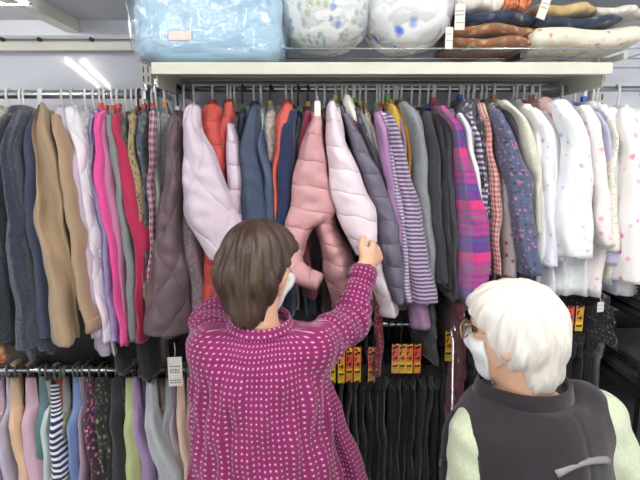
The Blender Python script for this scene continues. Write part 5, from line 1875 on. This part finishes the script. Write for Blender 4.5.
# ---------------- second customer: white hair, dark vest over pale green
def person_two():
    yc = .95
    root = empty('person', (P(530, 440, yc).x, yc, 0))
    H = V(P(515, 330, .93))
    R = head_R(math.radians(-52), math.radians(10), math.radians(-3))
    yaw = math.radians(20)
    rows_px = [(392, 490, 568, .085), (402, 472, 588, .098), (416, 458, 601, .110), (440, 452, 608, .120), (480, 450, 612, .128)]
    trunk = []
    for (y, l, r, b) in rows_px:
        a_, b_ = P(l, y, yc), P(r, y, yc)
        trunk.append((a_.z, (a_.x + b_.x) / 2, yc, (b_.x - a_.x) / 2, b))
    last = trunk[-1]
    trunk.append((last[0] - .15, last[1], yc, last[3] + .004, .135))
    trunk.append((last[0] - .27, last[1], yc, last[3] + .006, .138))
    neck = V(P(524, 384, .945))
    shL, elL, wrL = V(P(482, 437, .92)), V(P(474, 535, .92)), V(P(430, 540, 1.12))
    shR, elR, wrR = V(P(594, 420, .96)), V(P(632, 515, .94)), V(P(618, 575, 1.02))
    F = Field((.05, .70, 0.0), (.72, 1.26, 1.42), .0048)
    hz = .70
    F.column([(z, cx, cy, a * .82, b * .8) for (z, cx, cy, a, b) in trunk] + [(hz - .05, trunk[-1][1], yc, .13, .10)], k=.03, yaw=yaw)
    F.cap(neck + np.array([0, 0, -.05]), H + R @ np.array([0, -.02, -.05]), .050, .047, .03)
    add_head(F, H, R, .83)
    for a, b, c in ((shL, elL, wrL), (shR, elR, wrR)):
        F.cap(a, b, .044, .036, .03)
        F.cap(b, c, .035, .024, .02)
    add_hand(F, wrL, wrL - elL, np.array([.3, 0, .95]), curl=(.35, .5, .35), flip=-1)
    add_hand(F, wrR, wrR - elR, np.array([-.8, .5, .2]), curl=(.35, .5, .35), flip=1)
    lower_body(root, trunk[-1][1], yc, hz, (-.35, .93), (64, 64, 70), F, root, (84, 80, 78))
    pos, quads = F.mesh()
    pos = relax(pos, quads, 1, .4)
    np_mesh('body', pos, quads, M_skin, root)
    # sweater
    zlow = trunk[-1][0]
    S = Field((.05, .70, zlow - .10), (.72, 1.20, 1.24), .0055)
    S.column(trunk, k=.02, yaw=yaw, grow=-.006)
    arms = []
    for (a, b, c) in ((shL, elL, wrL), (shR, elR, wrR)):
        S.cap(a, b, .062, .054, .03)
        S.cap(b, c, .053, .034, .02)
        arms.append([(a, b, .058), (b, c, .045)])
    s, (X, Y, Z) = S.sub(S.lo, S.lo + S.n * S.h)
    S.v += (.0022 * np.sin(Z * 95 + X * 40) * np.sin(X * 60 + Y * 30)).astype(np.float32)
    S.ell(neck + np.array([0, 0, .03]), (.052, .056, .05), None, .01, cut=True)
    pos, quads = S.mesh()
    pos = relax(pos, quads, 2, .4)
    np_mesh('sweater', pos, quads, cloth('melange', [(206, 216, 186)]), root, bone_uv(pos, quads, trunk, arms, None))
    # vest
    Vt = Field((.05, .70, zlow - .02), (.72, 1.20, 1.26), .005)
    seam = P(520, 418, .84).z

    def deco(X, Y, Z, th):
        cr = .004 * np.exp(-((Z - seam - .01 * np.cos(th)) / .0035) ** 2)
        back = .0035 * np.exp(-((th - .15) / .03) ** 2)
        puff = -.003 * np.sin(Z * 34 + 1.2) + .0022 * np.sin(X * 55 + Z * 28)
        return cr + back + puff

    Vt.column(trunk, k=.02, yaw=yaw, grow=.012, deco=deco)
    Vt.cap(shL, shL + np.array([.03, 0, .03]), .052, .05, .03)
    Vt.cap(shR, shR + np.array([-.03, 0, .03]), .052, .05, .03)
    for (a, b, sg) in ((shL, elL, -1), (shR, elR, 1)):
        d = (b - a) / np.linalg.norm(b - a)
        Vt.cap(a + np.array([sg * .046, 0, -.010]), b + d * .12 + np.array([sg * .036, 0, 0]), .056, .070, .015, cut=True)
    Vt.ell(neck + np.array([0, .0, .04]), (.060, .066, .05), None, .008, cut=True)
    pos, quads = Vt.mesh()
    pos = relax(pos, quads, 2, .4)
    M_v = cloth('plain', [(46, 40, 46)])
    vo = np_mesh('vest', pos, quads, M_v, root, bone_uv(pos, quads, trunk, [], None))
    # stand collar, open towards her front
    fw = head_R(math.radians(-40), 0)[:, 1]
    ang0 = math.atan2(fw[1], fw[0])
    outer, n = [], 44
    rings = []
    for i in range(n):
        a = ang0 + .30 + (2 * math.pi - .60) * i / (n - 1)
        ex = 1 + .10 * max(0, math.cos(a - ang0)) ** 2
        cxy = lambda r: (neck[0] + .004 + r * .086 * ex * math.cos(a), neck[1] + .006 + r * .080 * ex * math.sin(a))
        zb_, zt_ = neck[2] - .034, neck[2] + .010 - .010 * max(0, math.cos(a - ang0))
        rings.append([Vector((*cxy(1.08), zb_)), Vector((*cxy(1.0), zt_ - .004)), Vector((*cxy(.97), zt_)), Vector((*cxy(.93), zt_ - .002)), Vector((*cxy(.90), zb_ + .006)), Vector((*cxy(.98), zb_ - .004))])
    c_ = MB().loft(rings, True, True).build('collar', M_v, vo)
    fix_normals(c_)
    # grey piping across the back pocket
    pts = []
    for t in np.linspace(0, 1, 12):
        px, py = 556 + 52 * t, 474 - 14 * t - 5 * math.sin(math.pi * t)
        for yy in np.arange(.74, 1.0, .002):
            p_ = P(px, py, yy)
            A_ = np.array(sorted(trunk))
            q_ = [np.interp(p_.z, A_[:, 0], A_[:, i_]) for i_ in range(1, 5)]
            u_ = (p_.x - q_[0]) * math.cos(yaw) + (p_.y - q_[1]) * math.sin(yaw)
            v_ = -(p_.x - q_[0]) * math.sin(yaw) + (p_.y - q_[1]) * math.cos(yaw)
            if (u_ / (q_[2] + .012)) ** 2 + (v_ / (q_[3] + .012)) ** 2 < 1:
                break
        pts.append(p_)
    MB().tube(pts, .0075, 8, flat=.7).build('pocket_piping', simple('grey_piping', (142, 138, 142), rough=.6), vo)
    # front edge of the vest seen at the left with a zip pull
    tr = [(414, 462, 474), (430, 450, 470), (450, 443, 466), (480, 440, 462), (540, 438, 462)]
    z, xl, xr = world_trace(tr, 1.03, 1.05)
    zs = np.linspace(z[-1], z[0], 18)
    Lx, Rx = smooth_interp(zs, z, xl), smooth_interp(zs, z, xr)
    fix_normals(MB().loft(tube_rings(zs, (Lx + Rx) / 2, (Rx - Lx) / 2, np.full(18, 1.06), np.full(18, .03), n=18, fold=.05, ph=2), True, True).build('front_panel', M_v, vo))
    p = P(441, 462, 1.03)
    MB().box(p.x - .003, p.x + .003, p.y - .004, p.y + .004, p.z - .008, p.z + .008, .001).build('zip_pull', M_chrome, vo, smooth=False)
    cR = head_R(math.radians(-20), math.radians(-16), math.radians(-4))
    add_hair('hair', H, R, .83, root, hair_mat('white_hair', (214, 206, 194), (246, 240, 230), (252, 250, 244), .35), nape=.006, crownR=cR, seed=8)
    mk_ = add_mask(H, R, .83, root)
    L = lambda x, y, z_: Vector(H + R @ np.array([x, y, z_]) * .83)
    M_fr = simple('gold_frame', (186, 168, 128), rough=.3, metal=.6)
    g = None
    for sg in (-1, 1):
        pts = []
        for a in np.linspace(0, 2 * math.pi, 21):
            c, s_ = sup(a, 3.0)
            pts.append(L(sg * .034 + .026 * c, .104 - .10 * (abs(sg * .034 + .026 * c) ** 1.5), .010 + .019 * s_))
        rim = MB().tube(pts, .0016, 6, caps=False)
        if g is None:
            g = empty('glasses', (0, 0, 0))
        rim.build('rim', M_fr, g)
        MB().tube([L(sg * .060, .090, .016), L(sg * .074, .072, .016), L(sg * .079, .0, .014), L(sg * .079, -.016, .0)], .0015, 6).build('temple', M_fr, g)
        lens = MB()
        lens.add([L(sg * .034 + .024 * sup(a, 3)[0], .1045 - .10 * (abs(sg * .034 + .024 * sup(a, 3)[0]) ** 1.5), .010 + .017 * sup(a, 3)[1]) for a in np.linspace(0, 2 * math.pi, 20, endpoint=False)], [tuple(range(20))])
        lens.build('lens', M_film, g)
        lump(L(.033 * sg, .074, .010), (.011, .011, .011), (1, 1), 0, 1, n=(12, 8)).build('eye', simple('eye_dark', (60, 44, 38), rough=.2), root)
    MB().tube([L(-.010, .104, .014), L(0, .107, .017), L(.010, .104, .014)], .0015, 6).build('bridge', M_fr, g)
    tag(root, 'white-haired person in dark vest over pale green sleeves, looking left at the trousers', 'person', 'customers')
    settle(root)
    # glasses are worn: a thing of their own resting on the face
    c = Vector(H + R @ np.array([0, .1, .01]))
    g.location = c
    tag(g, 'thin gold-rimmed glasses worn by the white-haired customer', 'glasses')
    settle(g)


person_one()
person_two()
